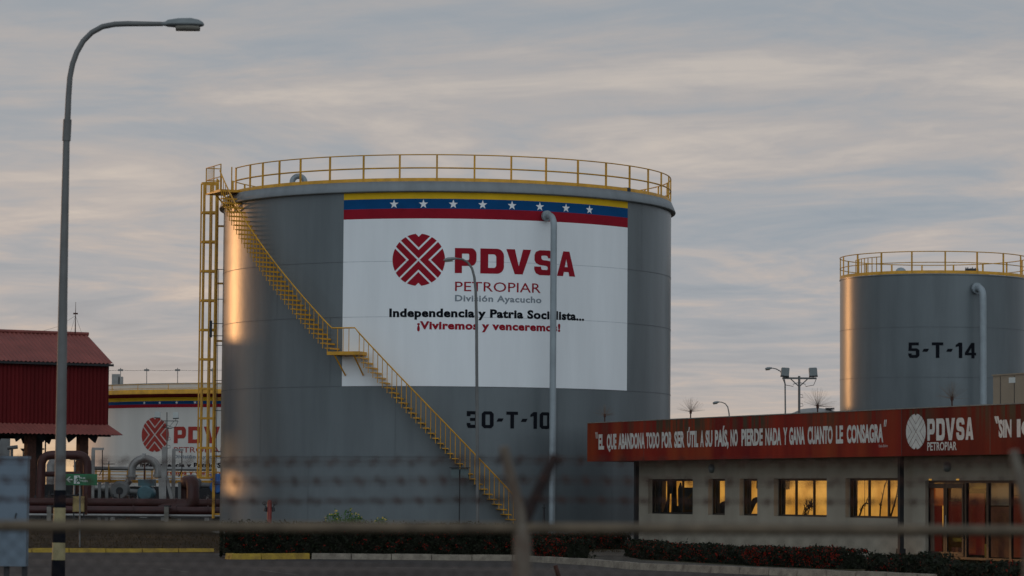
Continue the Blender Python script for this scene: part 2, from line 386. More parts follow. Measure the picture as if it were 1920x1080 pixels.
def flat(name, pts, z, material):
    tri = tessellate_polygon([[Vector((x, y, 0)) for x, y in pts]]); mb = MB()
    mb.add([(x, y, z) for x, y in pts], [t if (Vector((*pts[t[1]], 0)) - Vector((*pts[t[0]], 0))).cross(Vector((*pts[t[2]], 0)) - Vector((*pts[t[0]], 0))).z > 0 else tuple(reversed(t)) for t in tri])
    return tag(mb.build(name, material), kind='structure')
flat('road', rp, .004, 'asphalt')
vp = [(x + .05, y + .08) for x, y in kl] + [(60, 130), (-7.85, 102)]
flat('verge', vp, .085, 'verge')
for (xa, ya), (xb, yb), wd in (((300, 1066), (352, 1073), .05), (486, 1071) and ((486, 1069), (560, 1079), .06), ((700, 1064), (860, 1066), .05)):
    a, b = gnd(xa, ya), gnd(xb, yb); flat('road_marking', [(a[0], a[1] - wd), (b[0], b[1] - wd), (b[0], b[1] + wd), (a[0], a[1] + wd)], .0075, 'conc')
def strip(name, pts, wd, h, material, z0=0.0):
    mb = MB(); L = [Vector((x, y, 0)) for x, y in pts]; ins = []
    for i, p in enumerate(L):
        d = (L[min(i + 1, len(L) - 1)] - L[max(i - 1, 0)]).normalized(); ins.append(p + Vector((-d.y, d.x, 0)) * wd)
    for i in range(len(L) - 1):
        k = max(1, int((L[i + 1] - L[i]).length / 1.0))
        for j in range(k):
            a, b = j / k + .012 / k * 1, (j + 1) / k - .012 / k
            q = [L[i].lerp(L[i + 1], a), L[i].lerp(L[i + 1], b), ins[i].lerp(ins[i + 1], b), ins[i].lerp(ins[i + 1], a)]
            hh = h + random.uniform(-.008, .008)
            n = Vector((ins[i] - L[i])).normalized() * .025
            vs = [(v.x, v.y, z0) for v in q] + [(v.x + (n.x if m_ < 2 else 0), v.y + (n.y if m_ < 2 else 0), z0 + hh) for m_, v in enumerate(q)]
            mb.add(vs, [(4, 5, 6, 7), (0, 1, 5, 4), (1, 2, 6, 5), (2, 3, 7, 6), (3, 0, 4, 7)])
    return tag(mb.build(name, material), kind='structure')
strip('kerb', kl[1:], .24, .17, 'kerbw')
strip('yellow_kerb', [(-7.95, 87.9), (-7.7, 87.2), (-6.9, 87.5), (-5.6, 88.5)], .24, .17, 'kerby')
strip('yellow_kerb', [(-60, 79), (-14.4, 95.0), (-9.1, 97.1)], .2, .13, 'kerby')
pi_ = [gnd(x, y, .09) for x, y in ((1064, 1048), (1173, 1041), (1202, 1050), (1398, 1061), (1577, 1069), (1760, 1084), (1920, 1100))]
po = [(.75, 87.2), (2.25, 83.7), (3.2, 79.3), (6.3, 74.5), (9, 70.6), (12.1, 66.4), (13.5, 64.5)]
mb = MB()
for i in range(6):
    mb.add([(*po[i], .09), (*po[i + 1], .09), (*pi_[i + 1], .09), (*pi_[i], .09)], [(0, 1, 2, 3)])
pw = [gnd(x, y, .094) for x, y in ((1085, 1043), (1190, 1044), (1192, 1022), (1140, 1021))]
mb.add([(x, y, .094) for x, y in pw], [(0, 1, 2, 3)])
tag(mb.build('path', 'path'), kind='structure')

# ================================================================= MAIN TANK
def tank_u(x, y): a, z = ontank(x, y); return a * TR, z
tank = thing('storage_tank', 'huge grey storage tank 30-T-10 with white painted panel and yellow spiral stairs', 'storage tank', (TX, TY, 0))
zt = CH + 10.43
mb = MB(); mb.lathe((TX, TY), [(TR, -.2), (TR, zt)], 360)
sh = mb.build('shell', 'tank', tank)
mb = MB()
for z in (8.02, 6.10, 3.70, 1.27):
    if z < 5: mb.lathe((TX, TY), [(TR + .013, z + CH - .008), (TR + .013, z + CH + .008)], 240)
    else:
        mb.lathe((TX, TY), [(TR + .013, z + CH - .008), (TR + .013, z + CH + .008)], 200, 0, R_(-38.45), R_(245.35))
        mb.lathe((TX, TY), [(TR + .0085, z + CH - .008), (TR + .0085, z + CH + .008)], 100, 1, R_(-114.65), R_(-38.45))
for k_, (z0, z1) in enumerate(((8.02, 10.43), (6.1, 8.02), (3.7, 6.1), (1.27, 3.7), (-1.8, 1.27))):
    for j in range(9):
        a = R_(j * 40 + k_ * 17 + 8)
        if -116 < (j * 40 + k_ * 17 + 8 + 180) % 360 - 180 < -37 and z1 > 3.7: continue
        mb.lathe((TX, TY), [(TR + .011, z0 + CH + .013), (TR + .011, z1 + CH - .013)], 1, 0, a, a + .010 / TR)
mb.build('weld_seam', ['seam', mat('painted_seam', (.50, .53, .56), .6)], sh)
mb = MB(); mb.lathe((TX, TY), [(TR + .004, zt - .02), (TR + .16, zt), (TR + .17, zt + .03), (TR + .03, zt + .36), (TR - .25, zt + .37)], 240); mb.build('top_rim', 'rim', tank)
mb = MB(); mb.lathe((TX, TY), [(TR - .24, zt + .36), (5, zt + .62), (2.5, zt + .75), (.01, zt + .8)], 96); mb.build('roof', 'rim', tank)
A0, A1 = R_(-114.65), R_(-38.45)
ban = patch(TR + .006, A0, A1, CH + 3.69, CH + 9.50, TX, TY).build('white_panel', 'white', tank)
for nm, mt, z0, z1 in (('red_stripe', 'redst', 9.50, 9.845), ('blue_stripe', 'blue', 9.845, 10.187), ('yellow_stripe', 'yel', 10.187, 10.425)):
    patch(TR + .006, A0, A1, CH + z0, CH + z1, TX, TY).build(nm, mt, tank)
for x in (739, 794, 850, 905, 960, 1012, 1061, 1105):
    u, z = tank_u(x, 385); on_cyl('star', [star2d(u, CH + 10.0, .165)], 'white', tank, TX, TY, TR, .012)
emc = R_(-95.7) * TR
on_cyl('emblem', [emblem2d(emc, CH + 8.07, .915, .905)], 'red', tank, TX, TY, TR, .012)
def tline(s, x0, x1, zb, zt_, bold): return text_block(s, tank_u(x0, 560)[0], tank_u(x1, 560)[0], CH + zb, CH + zt_, bold)
def fit_letters(s, u0, u1, v0, v1):
    """heavy extended capitals: rings between rounded outlines, on a 10 x 10 grid"""
    def ring(xo, xi, y0, y1, yi0, yi1, ro, ri, x0=3.3, n=7):
        o, q = [(x0, y1)], [(x0, yi1)]
        for k in range(n + 1): a = math.pi / 2 * (1 - k / n); o.append((xo - ro + ro * math.cos(a), y1 - ro + ro * math.sin(a))); q.append((xi - ri + ri * math.cos(a), yi1 - ri + ri * math.sin(a)))
        for k in range(n + 1): a = -math.pi / 2 * k / n; o.append((xo - ro + ro * math.cos(a), y0 + ro + ro * math.sin(a))); q.append((xi - ri + ri * math.cos(a), yi0 + ri + ri * math.sin(a)))
        o.append((x0, y0)); q.append((x0, yi0)); return [[q[k], q[k + 1], o[k + 1], o[k]] for k in range(len(o) - 1)]
    G = {'P': [[(0, 0), (3.3, 0), (3.3, 10), (0, 10)]] + ring(10, 6.6, 2.9, 10, 5.2, 7.8, 2.6, .6),
         'D': [[(0, 0), (3.3, 0), (3.3, 10), (0, 10)]] + ring(10, 6.7, 0, 10, 2.3, 7.7, 3.0, 1.1),
         'V': [[(0, 10), (3.4, 0), (5, 3.2), (3.4, 10)], [(3.4, 0), (6.6, 0), (5, 3.2)], [(6.6, 0), (10, 10), (6.7, 10), (5, 3.2)]],
         'A': [[(0, 0), (3.3, 0), (5, 6.9), (3.3, 10)], [(3.3, 10), (5, 6.9), (6.7, 10)], [(6.7, 10), (5, 6.9), (6.7, 0), (10, 0)], [(2.85, 1.7), (7.15, 1.7), (6.5, 3.7), (3.5, 3.7)]]}
    so = [(10, 6.9), (10, 7.6), (9.2, 9.3), (7.4, 10), (2.6, 10), (.8, 9.3), (.1, 8), (.1, 6), (.8, 4.8), (2.4, 4.1), (4.8, 3.85), (6.0, 3.75), (6.5, 3.4), (6.6, 2.8), (6.5, 2.35), (6, 2.15), (4.0, 2.15), (3.6, 2.3), (3.4, 2.6), (3.3, 3.1), (3.3, 3.4)]
    si = [(6.7, 6.9), (6.6, 7.4), (6.2, 7.8), (5.6, 7.9), (4, 7.9), (3.5, 7.75), (3.4, 7.3), (3.5, 6.6), (3.9, 6.2), (4.6, 6.05), (5.4, 6.0), (7.6, 5.8), (9.2, 5.1), (9.9, 4), (9.9, 2), (9.2, .7), (7.4, 0), (2.6, 0), (.8, .7), (0, 2.2), (0, 3.4)]
    G['S'] = [[si[k], si[k + 1], so[k + 1], so[k]] for k in range(len(so) - 1)]
    X = {'P': (0, 157), 'D': (185, 360), 'V': (377, 567), 'S': (592, 757), 'A': (777, 934)}; vs, fs = [], []
    for c in s:
        a, b = (u0 + q / 934 * (u1 - u0) for q in X[c])
        for p in G[c]: k = len(vs); vs += [(a + m_ / 10 * (b - a), v0 + n_ / 10 * (v1 - v0)) for m_, n_ in p]; fs.append(tuple(range(k, k + len(p))))
    return vs, fs
def words_on(s, u0, u1, v0, v1, bold, material, parent, cx, cy, R):
    vs, fs = text2d(s, bold); adv = lambda q: max(v[0] for v in text2d(q, bold)[0]); x0 = min(v[0] for v in vs); W_ = max(v[0] for v in vs) - x0; done = ''
    for wd in s.split(' '):
        tot = done + wd; w_ = text2d(wd, bold)[0]; ww = max(v[0] for v in w_) - min(v[0] for v in w_); e = adv(tot) - x0
        on_cyl('lettering', [text_block(wd, u0 + (e - ww) / W_ * (u1 - u0), u0 + e / W_ * (u1 - u0), v0, v1, bold)], material, parent, cx, cy, R, .012); done = tot + ' '
def lettering(parent, cx, cy, R, f, adj, red='red'):
    """f maps arc length from the emblem centre (m) to arc coordinate; adj maps heights"""
    on_cyl('lettering', [fit_letters('PDVSA', f(1.255), f(5.71), adj(7.617), adj(8.484))], red, parent, cx, cy, R, .012)
    on_cyl('lettering', [text_block('PETROPIAR', f(1.27), f(4.33), adj(6.995), adj(7.32), .002)], red, parent, cx, cy, R, .012)
    words_on('División Ayacucho', f(1.27), f(4.36), adj(6.64), adj(6.86), .028, 'grtx', parent, cx, cy, R)
    words_on('Independencia y Patria Socialista...', f(-1.01), f(6.11), adj(6.085), adj(6.385), .046, 'black', parent, cx, cy, R)
    words_on('¡Viviremos y venceremos!', f(-.03), f(5.11), adj(5.665), adj(5.945), .046, red, parent, cx, cy, R)
lettering(tank, TX, TY, TR, lambda s: emc + s, lambda z: z + CH)
def block_digits(s, u0, u1, v0, v1):
    G = {'3': (7, [[(0, 10), (5.4, 10), (5.4, 8.1), (0, 8.1)], [(0, 8.1), (2.2, 8.1), (2.2, 7), (0, 7)], [(5.4, 10), (6.9, 8.8), (6.9, 6.2), (4.8, 6.0), (4.8, 8.1), (5.4, 8.1)], [(1.9, 6.0), (4.8, 6.0), (4.8, 4.2), (1.9, 4.2)], [(4.8, 6.0), (6.9, 6.2), (6.0, 5.1), (4.8, 5.1)], [(4.8, 5.1), (6.0, 5.1), (6.9, 4.0), (4.8, 4.2)], [(4.8, 4.2), (6.9, 4.0), (6.9, 1.2), (5.4, 0), (4.8, 1.9)], [(0, 1.9), (4.8, 1.9), (5.4, 0), (.8, 0)], [(0, 3), (2.2, 3), (2.2, 1.9), (0, 1.9)]]),
         '0': (7, [[(0, 1.4), (1.4, 0), (2.2, 1.9), (2.2, 8.1), (1.4, 10), (0, 8.6)], [(7, 1.4), (5.6, 0), (4.8, 1.9), (4.8, 8.1), (5.6, 10), (7, 8.6)], [(1.4, 10), (5.6, 10), (4.8, 8.1), (2.2, 8.1)], [(1.4, 0), (5.6, 0), (4.8, 1.9), (2.2, 1.9)]]),
         '-': (4.2, [[(0, 4), (3.2, 4), (4.2, 5.9), (1, 5.9)]]),
         'T': (7, [[(0, 8.1), (7, 8.1), (7, 10), (0, 10)], [(2.4, 0), (4.6, 0), (4.6, 8.1), (2.4, 8.1)]]),
         '1': (4.2, [[(2, 0), (4.2, 0), (4.2, 10), (2, 10)], [(2, 10), (0, 8.4), (0, 7.0), (2, 7.6)]]),
         '4': (7.4, [[(4.2, 0), (6.3, 0), (6.3, 10), (4.2, 10)], [(4.2, 10), (0, 3.6), (2.3, 3.6), (4.2, 6.8)], [(0, 3.6), (0, 1.9), (4.2, 1.9), (4.2, 3.6)], [(6.3, 3.6), (6.3, 1.9), (7.4, 1.9), (7.4, 3.6)]]),
         '5': (7, [[(.3, 10), (6.6, 10), (6.6, 8.1), (.3, 8.1)], [(.3, 8.1), (2.3, 8.1), (2.3, 6.2), (.1, 4.6)], [(2.3, 6.2), (5.4, 6.2), (4.8, 4.4), (.1, 4.6)], [(5.4, 6.2), (7, 5), (7, 1.4), (5.6, 0), (4.8, 1.9), (4.8, 4.4)], [(0, 1.9), (4.8, 1.9), (5.6, 0), (1.0, 0)], [(0, 2.9), (2.2, 2.9), (2.2, 1.9), (0, 1.9)]])}
    tot = sum(G[c][0] for c in s) + 1.7 * (len(s) - 1); vs, fs = [], []; x = 0
    for c in s:
        wd, polys = G[c]
        for p in polys:
            b = len(vs); vs += [(u0 + (x + a) / tot * (u1 - u0), v0 + bb / 10 * (v1 - v0)) for a, bb in p]; fs.append(tuple(range(b, b + len(p))))
        x += wd + 1.7
    return vs, fs
on_cyl('number', [block_digits('30-T-10', tank_u(875, 787)[0], tank_u(1032, 787)[0], CH + 2.28, CH + 2.86)], 'black', tank, TX, TY, TR, .012)

# railing round the roof
zr = zt + .36
pa = [-156.8, -147.7, -141.6, -134.9, -127.6, -118.7, -109.6] + [-100.5 + 9 * i for i in range(31)]
rail = MB().tube(arc(TX, TY, TR - .02, zr + .93, R_(pa[0]), R_(pa[-1]), 160), .021, 6).tube(arc(TX, TY, TR - .02, zr + .47, R_(pa[0]), R_(pa[-1]), 160), .028, 6).build('railing', 'ysteel', tank)
mb = MB(); mb.lathe((TX, TY), [(TR + .002, zr + .005), (TR + .002, zr + .12), (TR - .01, zr + .12), (TR - .01, zr + .005)], 160, 0, R_(pa[0]), R_(pa[-1])); mb.build('toe_board', 'ysteel', rail)
for a in pa:
    a = R_(a); c = Vector((TX + (TR - .02) * math.cos(a), TY + (TR - .02) * math.sin(a), zr + .47)); rd = Vector((math.cos(a), math.sin(a), 0)); tn = Vector((-rd.y, rd.x, 0))
    MB().box(c, (.05, .06, .95), 0, (rd, tn, Vector((0, 0, 1)))).build('railing_post', 'ysteel', rail)
# gooseneck vent and hatch
p0 = at(548, 343, 110.3); p1 = at(572, 343, 110.3); zz = p0.z + .12
vp_ = [(p0.x, p0.y, p0.z - .3), (p0.x, p0.y, zz - .1)] + [(p0.x + .22 - .22 * math.cos(t), p0.y, zz - .1 + .22 * math.sin(t)) for t in [math.pi * i / 12 for i in range(1, 13)]] + [(p0.x + .44, p0.y, zz - .25)]
MB().tube(vp_, .1, 12).build('vent_pipe', 'pipe', tank)
p = at(1172, 352, 111.5); MB().lathe((p.x, p.y), [(.01, p.z + .0), (.2, p.z - .01), (.21, p.z - .04), (.2, p.z - .25)], 20).build('roof_hatch', 'dark', tank)
# spiral stairs: lower flight, landing, upper flight
SO = TR + .70; SI = TR + .03
stair = MB().add([(0, 0, 0)], []).build('staircase', 'ysteel', tank)
zb_, zl, ztop = CH - .85, CH + 4.83, CH + 10.72
aL0, aL1 = R_(-114.9), R_(-109.4)           # landing
def so_ang(x, y): return ontank(x, y, TX, TY, SO)
a_bot = R_(-73.8); a_top = R_(-154.7)
def tread(a, z, dep=.21):
    rd = Vector((math.cos(a), math.sin(a), 0)); tn = Vector((-rd.y, rd.x, 0)); rm = (SO + SI) / 2
    mbt = MB().box(Vector((TX + rm * rd.x, TY + rm * rd.y, z)), (SO - SI, dep, .03), 0, (rd, tn, Vector((0, 0, 1))))
    mbt.box(Vector((TX + rm * rd.x, TY + rm * rd.y, z - .022)) + tn * dep / 2, (SO - SI, .012, .045), 0, (rd, tn, Vector((0, 0, 1))))
    return mbt.build('tread', 'ysteel', stair)
nl, nu = 33, 34
low = [(a_bot + (aL1 - a_bot) * i / nl, zb_ + (zl - zb_) * i / nl) for i in range(nl)]
upp = [(aL0 + (a_top - aL0) * i / nu, zl + (ztop - zl) * i / nu) for i in range(1, nu)]
for a, z in low + upp: tread(a, z)
# stringer-less outer verticals: every post runs from handrail down past the tread, as on the photo
def sp(a, z, r=SO): return Vector((TX + r * math.cos(a), TY + r * math.sin(a), z))
for (a, z) in low + upp: MB().tube([sp(a, z - .18), sp(a, z + .83)], .013, 4).build('baluster', 'ysteel', stair)
for i in range(1, 4):
    a = aL0 + (aL1 - aL0) * i / 4; MB().tube([sp(a, zl), sp(a, zl + .85)], .013, 4).build('baluster', 'ysteel', stair)
hr = [sp(a, z + .84) for a, z in [(a_bot + .03, zb_ - .2)] + low] + [sp(aL1, zl + .86), sp(aL0, zl + .86)] + [sp(a, z + .84) for a, z in upp] + [sp(a_top, ztop + .84)]
MB().tube(hr, .026, 6).build('handrail', 'ysteel', stair)
mb = MB(); n = 6
for i in range(n):
    a = aL0 - .02 + (aL1 - aL0 + .04) * (i + .5) / n; rd = Vector((math.cos(a), math.sin(a), 0)); tn = Vector((-rd.y, rd.x, 0))
    mb.box(sp(a, zl - .01 - .0005 * (i % 2), (SI + SO) / 2), (SO - SI + .06, (aL1 - aL0 + .04) / n * SO, .12), 0, (rd, tn, Vector((0, 0, 1))))
mb.build('landing', 'ysteel', stair)
for a in (aL0 + .01, aL1 - .005): MB().tube([sp(a, zl - .05, SO), sp(a + .012, zl - .75, SI)], .035, 4).build('landing_bracket', 'ysteel', stair)
# top platform beside the ladder
pc = R_(-156.0); rd = Vector((math.cos(pc), math.sin(pc), 0)); tn = Vector((-rd.y, rd.x, 0)); zv = Vector((0, 0, 1)); zp = CH + 10.84
PR = TR + .36
def pp(u, v, z): return sp(pc, z, PR) + rd * u + tn * v
plat = MB().box(pp(0, -.05, zp), (.72, .80, .09), 0, (rd, tn, zv)).box(pp(0, -.9, zp - .001), (.70, .88, .06), 0, (rd, tn, zv)).build('platform', 'ysteel', stair)
for u, v in ((.35, -.44), (.35, .34), (-.33, -.44), (.35, -1.3), (-.2, -1.3)): MB().tube([pp(u, v, zp), pp(u, v, zp + .95)], .022, 4).build('platform_post', 'ysteel', stair)
mb = MB()
for h in (.95, .5): mb.tube([pp(.35, .34, zp + h), pp(.35, -1.3, zp + h), pp(-.2, -1.3, zp + h)], .018, 5)
mb.build('platform_railing', 'ysteel', stair)
for k in range(5): MB().tube([pp(.35, -.6 - .13 * k, zp + .05), pp(.35, -.6 - .13 * k, zp + .95)], .008, 4).build('platform_bar', 'ysteel', stair)
for v in (-.40, .3): MB().tube([pp(.33, v, zp - .05), pp(-.34, v, zp - .75)], .03, 4).build('platform_bracket', 'ysteel', stair)
MB().tube([pp(.0, -.4, zp - .1), pp(-.3, .32, zp - .62)], .02, 4).build('platform_bracket', 'ysteel', stair)
MB().tube([pp(-.3, -.4, zp - .62), pp(0, .32, zp - .1)], .02, 4).build('platform_bracket', 'ysteel', stair)
# caged ladder on the left flank
lx, ly = TX - TR, TY - .4
lad = MB().add([(0, 0, 0)], []).build('ladder', 'ysteel', tank)
lb, lt = CH - .95, CH + 11.6
for dy in (-.22, .22): MB().box((lx - .236, ly + dy, (lb + lt) / 2), (.06, .03, lt - lb)).build('stile', 'ysteel', lad)
mb = MB(); z = lb + .15
while z < lt - .9: mb.tube([(lx - .236, ly - .22, z), (lx - .236, ly + .22, z)], .012, 5); z += .3
mb.build('rungs', 'ysteel', lad)
zc0 = CH + .55; hoops = []; z = zc0
cagx = lx - .236
def cage_pt(t, z): a = math.pi / 2 + t * math.pi; return Vector((cagx - .02 + .58 * math.cos(a), ly + .34 * math.sin(a), z))
k = 0
while z < lt + .15:
    q = [cage_pt(i / 14, z) for i in range(15)]
    m2 = MB()
    for i in range(14):
        d = (q[i + 1] - q[i]); m2.box((q[i] + q[i + 1]) / 2, (d.length + .01, .012, .075), 0, (d.normalized(), Vector((-d.y, d.x, 0)).normalized(), zv))
    m2.build('cage_hoop', 'ysteel', lad); hoops.append(z); z += 1.088
mb = MB()
for t in (.0, .12, .3, .5, .7, .88, 1.0):
    q0 = cage_pt(t, zc0); MB().box(Vector((q0.x, q0.y, (zc0 + hoops[-1]) / 2)), (.055, .045, hoops[-1] - zc0)).build('cage_bar', 'ysteel', lad)
mb = MB(); z = lb + .15
while z < lt - 1: MB().box((lx - .11, ly, z), (.25, .05, .07)).build('standoff', 'ysteel', lad); z += 2.13
# instrument conduit on the flank
mb = MB().tube([(lx - .1, ly - .6, CH - .6), (lx - .1, ly - .6, CH + 8.2)], .012, 5)
for z in (8.2, 7.1, 6.2, 5.4, 4.1, 3.0, 1.5, .3): mb.tube([(lx - .17, ly - .6, CH + z), (lx + .25, ly - .6, CH + z)], .014, 5)
mb.tube([(lx - .38, ly - .6, CH + 6.2), (lx + .1, ly - .6, CH + 6.2)], .014, 5).tube([(lx - .38, ly - .6, CH + 5.75), (lx + .1, ly - .6, CH + 5.75)], .014, 5).box((lx - .36, ly - .6, CH + 6.0), (.09, .1, .62))
mb.build('level_gauge', 'dark', tank)
# riser pipe with flange
def riser(cx, cy, R, ang, z, rp_, out, parent, zbot):
    rd = Vector((math.cos(ang), math.sin(ang), 0)); c = Vector((cx, cy, 0)); p = c + rd * (R - .02); zq = Vector((0, 0, z))
    e = c + rd * (R + out)
    path = [p + zq, c + rd * (R + out * .35) + zq] + bend(c + rd * (R + out * .35) + zq, e + Vector((0, 0, z - out * .65)), e + zq, 10) + [e + Vector((0, 0, zbot))]
    pr = MB().tube(path, rp_, 16).build('riser_pipe', 'pipe', parent)
    for q in (.10, .17): MB().tube([c + rd * (R + q) + zq, c + rd * (R + q + .045) + zq], rp_ * 1.65, 20).build('flange', 'pipe', pr)
    return pr
riser(TX, TY, TR, R_(-64.8), CH + 9.68, .112, .72, tank, gz(1, 108) - .1)
# ring foundation
mb = MB().lathe((TX, TY), [(TR + .02, .45), (TR + .35, .42), (TR + .4, -.1)], 160); mb.build('foundation', 'conc', tank)

# ================================================================= SMALL TANK
SX_, SY_ = at(1750, 600, 156).x, 156; SR = 4.62
st = thing('storage_tank', 'slim grey storage tank 5-T-14 behind the red roofed office', 'storage tank', (SX_, SY_, 0))
def s_at(x, y): return ontank(x, y, SX_, SY_, SR)
ztp = s_at(1750, 513)[1]
sh2 = MB().lathe((SX_, SY_), [(SR, -.2), (SR, ztp - .06)], 240).lathe((SX_, SY_), [(SR, ztp - .06), (SR + .03, ztp - .05)], 240).lathe((SX_, SY_), [(SR + .03, ztp - .05), (SR + .03, ztp)], 240).lathe((SX_, SY_), [(SR + .03, ztp), (SR - .2, ztp + .02)], 240).build('shell', 'tank', st)
mb = MB()
for y in (613, 707): 
    z = s_at(1720, y)[1]; mb.lathe((SX_, SY_), [(SR + .012, z - .009), (SR + .012, z + .009)], 160)
mb.build('weld_seam', 'seam', sh2)
MB().lathe((SX_, SY_), [(SR - .2, ztp + .02), (2, ztp + .25), (.01, ztp + .33)], 64).build('roof', 'rim', st)
rl = MB().tube(arc(SX_, SY_, SR, ztp + 1.08, 0, 2 * math.pi, 120)[:-1], .024, 6, closed=True).tube(arc(SX_, SY_, SR, ztp + .55, 0, 2 * math.pi, 120)[:-1], .022, 6, closed=True).build('railing', 'ysteel', st)
MB().lathe((SX_, SY_), [(SR + .012, ztp + .01), (SR + .012, ztp + .16), (SR, ztp + .16), (SR, ztp + .01)], 120).build('toe_board', 'ysteel', rl)
for i in range(18):
    a = R_(-90.5 + 20 * i); rd = Vector((math.cos(a), math.sin(a), 0)); tn = Vector((-rd.y, rd.x, 0))
    MB().box(Vector((SX_, SY_, ztp + .56)) + rd * (SR - .01), (.05, .075, 1.08), 0, (rd, tn, zv)).build('railing_post', 'ysteel', rl)
for i in range(9):   # second rail of the stair head on the left
    a = R_(-178 + 5.0 * i); q = Vector((SX_ + (SR - .75) * math.cos(a), SY_ + (SR - .75) * math.sin(a), ztp)); 
    MB().tube([q, q + Vector((0, 0, .95))], .022, 4).build('inner_post', 'ysteel', rl)
MB().tube(arc(SX_, SY_, SR - .75, ztp + .95, R_(-178), R_(-138), 20), .02, 5).build('inner_rail', 'ysteel', rl)
p = at(1689, 512, 153.5); MB().lathe((p.x, p.y), [(.24, p.z - .4), (.26, p.z + .05), (.24, p.z + .15), (.15, p.z + .24), (.01, p.z + .28)], 20).build('vent_cap', 'pipe', st)
p = at(1822, 508, 154.5); mb = MB().lathe((p.x, p.y), [(.01, p.z + .1), (.33, p.z + .1), (.34, p.z), (.3, p.z - .35)], 20)
for i in range(8): mb.tube([(p.x + .3 * math.cos(i * .78), p.y + .3 * math.sin(i * .78), p.z), (p.x + .3 * math.cos(i * .78), p.y + .3 * math.sin(i * .78), p.z + .17)], .02, 4)
mb.build('roof_hatch', 'dark', st)
riser(SX_, SY_, SR, s_at(1829, 541)[0], s_at(1829, 541)[1], .165, .8, st, 0)
on_cyl('number', [block_digits('5-T-14', s_at(1703, 657)[0] * SR, s_at(1830, 657)[0] * SR, s_at(1766, 671)[1], s_at(1766, 642)[1])], 'black', st, SX_, SY_, SR, .014)

# ================================================================= FAR WHITE TANK
FR = 12.2; FX, FY = at(561, 800, 175.4).x, 175.4
ft = thing('storage_tank', 'white storage tank with the same painted emblem, behind the pipework on the left', 'storage tank', (FX, FY, .65))
def f_at(x, y): return ontank(x, y, FX, FY, FR)
zf = f_at(330, 719)[1]; zg = f_at(330, 736)[1]
MB().lathe((FX, FY), [(FR, 0), (FR, zf)], 240).build('shell', 'shellw', ft)
mb = MB().lathe((FX, FY), [(FR + .02, zg - .25), (FR + .75, zg - .06), (FR + .78, zg - .05)], 160); mb.build('wind_girder', 'redst', ft)
wk = MB().lathe((FX, FY), [(FR + .78, zg - .09), (FR + .78, zg + .14), (FR + .72, zg + .14), (FR + .01, zg - .02)], 160).build('walkway', 'ysteel', ft)
rl = MB().tube(arc(FX, FY, FR + .76, zg + .42, R_(-200), R_(20), 100), .015, 5).tube(arc(FX, FY, FR + .76, zg + .2, R_(-200), R_(20), 100), .014, 5)
for i in range(22): a = R_(-190 + 9 * i); rl.tube([(FX + (FR + .76) * math.cos(a), FY + (FR + .76) * math.sin(a), zg), (FX + (FR + .76) * math.cos(a), FY + (FR + .76) * math.sin(a), zg + .42)], .018, 4)
rl.build('railing', 'ysteel', ft)
MB().lathe((FX, FY), [(FR + .03, zf - .03), (FR + .03, zf + .03), (FR - .1, zf + .03)], 160).build('top_rim', 'rim', ft)
fa0, fa1 = R_(-168), R_(-86)
zs = [f_at(300, y)[1] for y in (764, 758, 752, 744)]
for nm, mt, z0, z1 in (('red_stripe', 'redst', zs[0], zs[1]), ('blue_stripe', 'blue', zs[1], zs[2]), ('yellow_stripe', 'yel', zs[2], zs[3])):
    patch(FR + .01, fa0, fa1, z0, z1, FX, FY).build(nm, mt, ft)
for x in (271, 300, 331.5, 366, 400): on_cyl('star', [star2d(f_at(x, 755)[0] * FR, (zs[1] + zs[2]) / 2, .1)], 'white', ft, FX, FY, FR, .02)
fu, fz = f_at(290.5, 815); fu *= FR; adjf = lambda z: fz + (z - 8.07) * (1.0 if z > 7.5 else .87)
on_cyl('emblem', [emblem2d(fu, fz, .93, .91)], 'farred', ft, FX, FY, FR, .02)
lettering(ft, FX, FY, FR, lambda s: fu + s, adjf, 'farred')
for x in (226, 275, 333, 398):
    p = at(x, 720, 172); q = at(x, 694, 172); MB().tube([p - Vector((0, 0, .3)), q], .02, 5).box(q, (.28, .04, .10)).tube([q, q + Vector((0, 0, .12))], .02, 4).build('mast', 'pole', ft)
pts = [at(x, y, 172) for x, y in ((180, 696), (226, 694), (250, 695), (275, 694), (304, 695), (333, 694), (365, 695), (398, 694), (440, 694))]
MB().tube(pts, .008, 4).build('wire', 'dark', ft)
p = at(219, 712, 170); MB().box(p + Vector((-.03, 0, 0)), (.42, .5, .6)).box(p + Vector((.22, 0, -.05)), (.2, .5, .42)).build('roof_box', 'silver', ft)

# ================================================================= OFFICE BUILDING
off = thing('office_building', 'long low plastered office with a red slogan fascia and glowing windows', 'building', (BX * BS, BY * BS, .07))
zv = Vector((0, 0, 1)); uV = Vector((UX, UY, 0)); nV = Vector((NX, NY, 0)); LEN = 40.0
WIN = [(.795, 4.40), (5.59, 6.85), (7.93, 9.22), (10.39, 13.97), (15.18, 18.78)]
wz0, wz1 = CH - .62, CH + .575; DO = (20.06, 31.0); dz1 = CH + .50
def wbox(mb, L0, L1, z0, z1, o0, o1, m=0):
    mb.box(W((L0 + L1) / 2, (z0 + z1) / 2, (o0 + o1) / 2), ((L1 - L0) * BS, abs(o1 - o0) * BS, (z1 - z0) * BS), m, (uV, nV, zv)); return mb
TH = .30
wl = MB(); x = 0
for a, b in WIN:
    wbox(wl, x, a, wz0, wz1, 0, -TH); x = b
wbox(wl, x, DO[0], wz0, wz1, 0, -TH); wbox(wl, DO[1], LEN, wz0, wz1, 0, -TH)
wbox(wl, 0, DO[0], -.1, wz0, 0, -TH); wbox(wl, DO[1], LEN, -.1, wz0, 0, -TH)
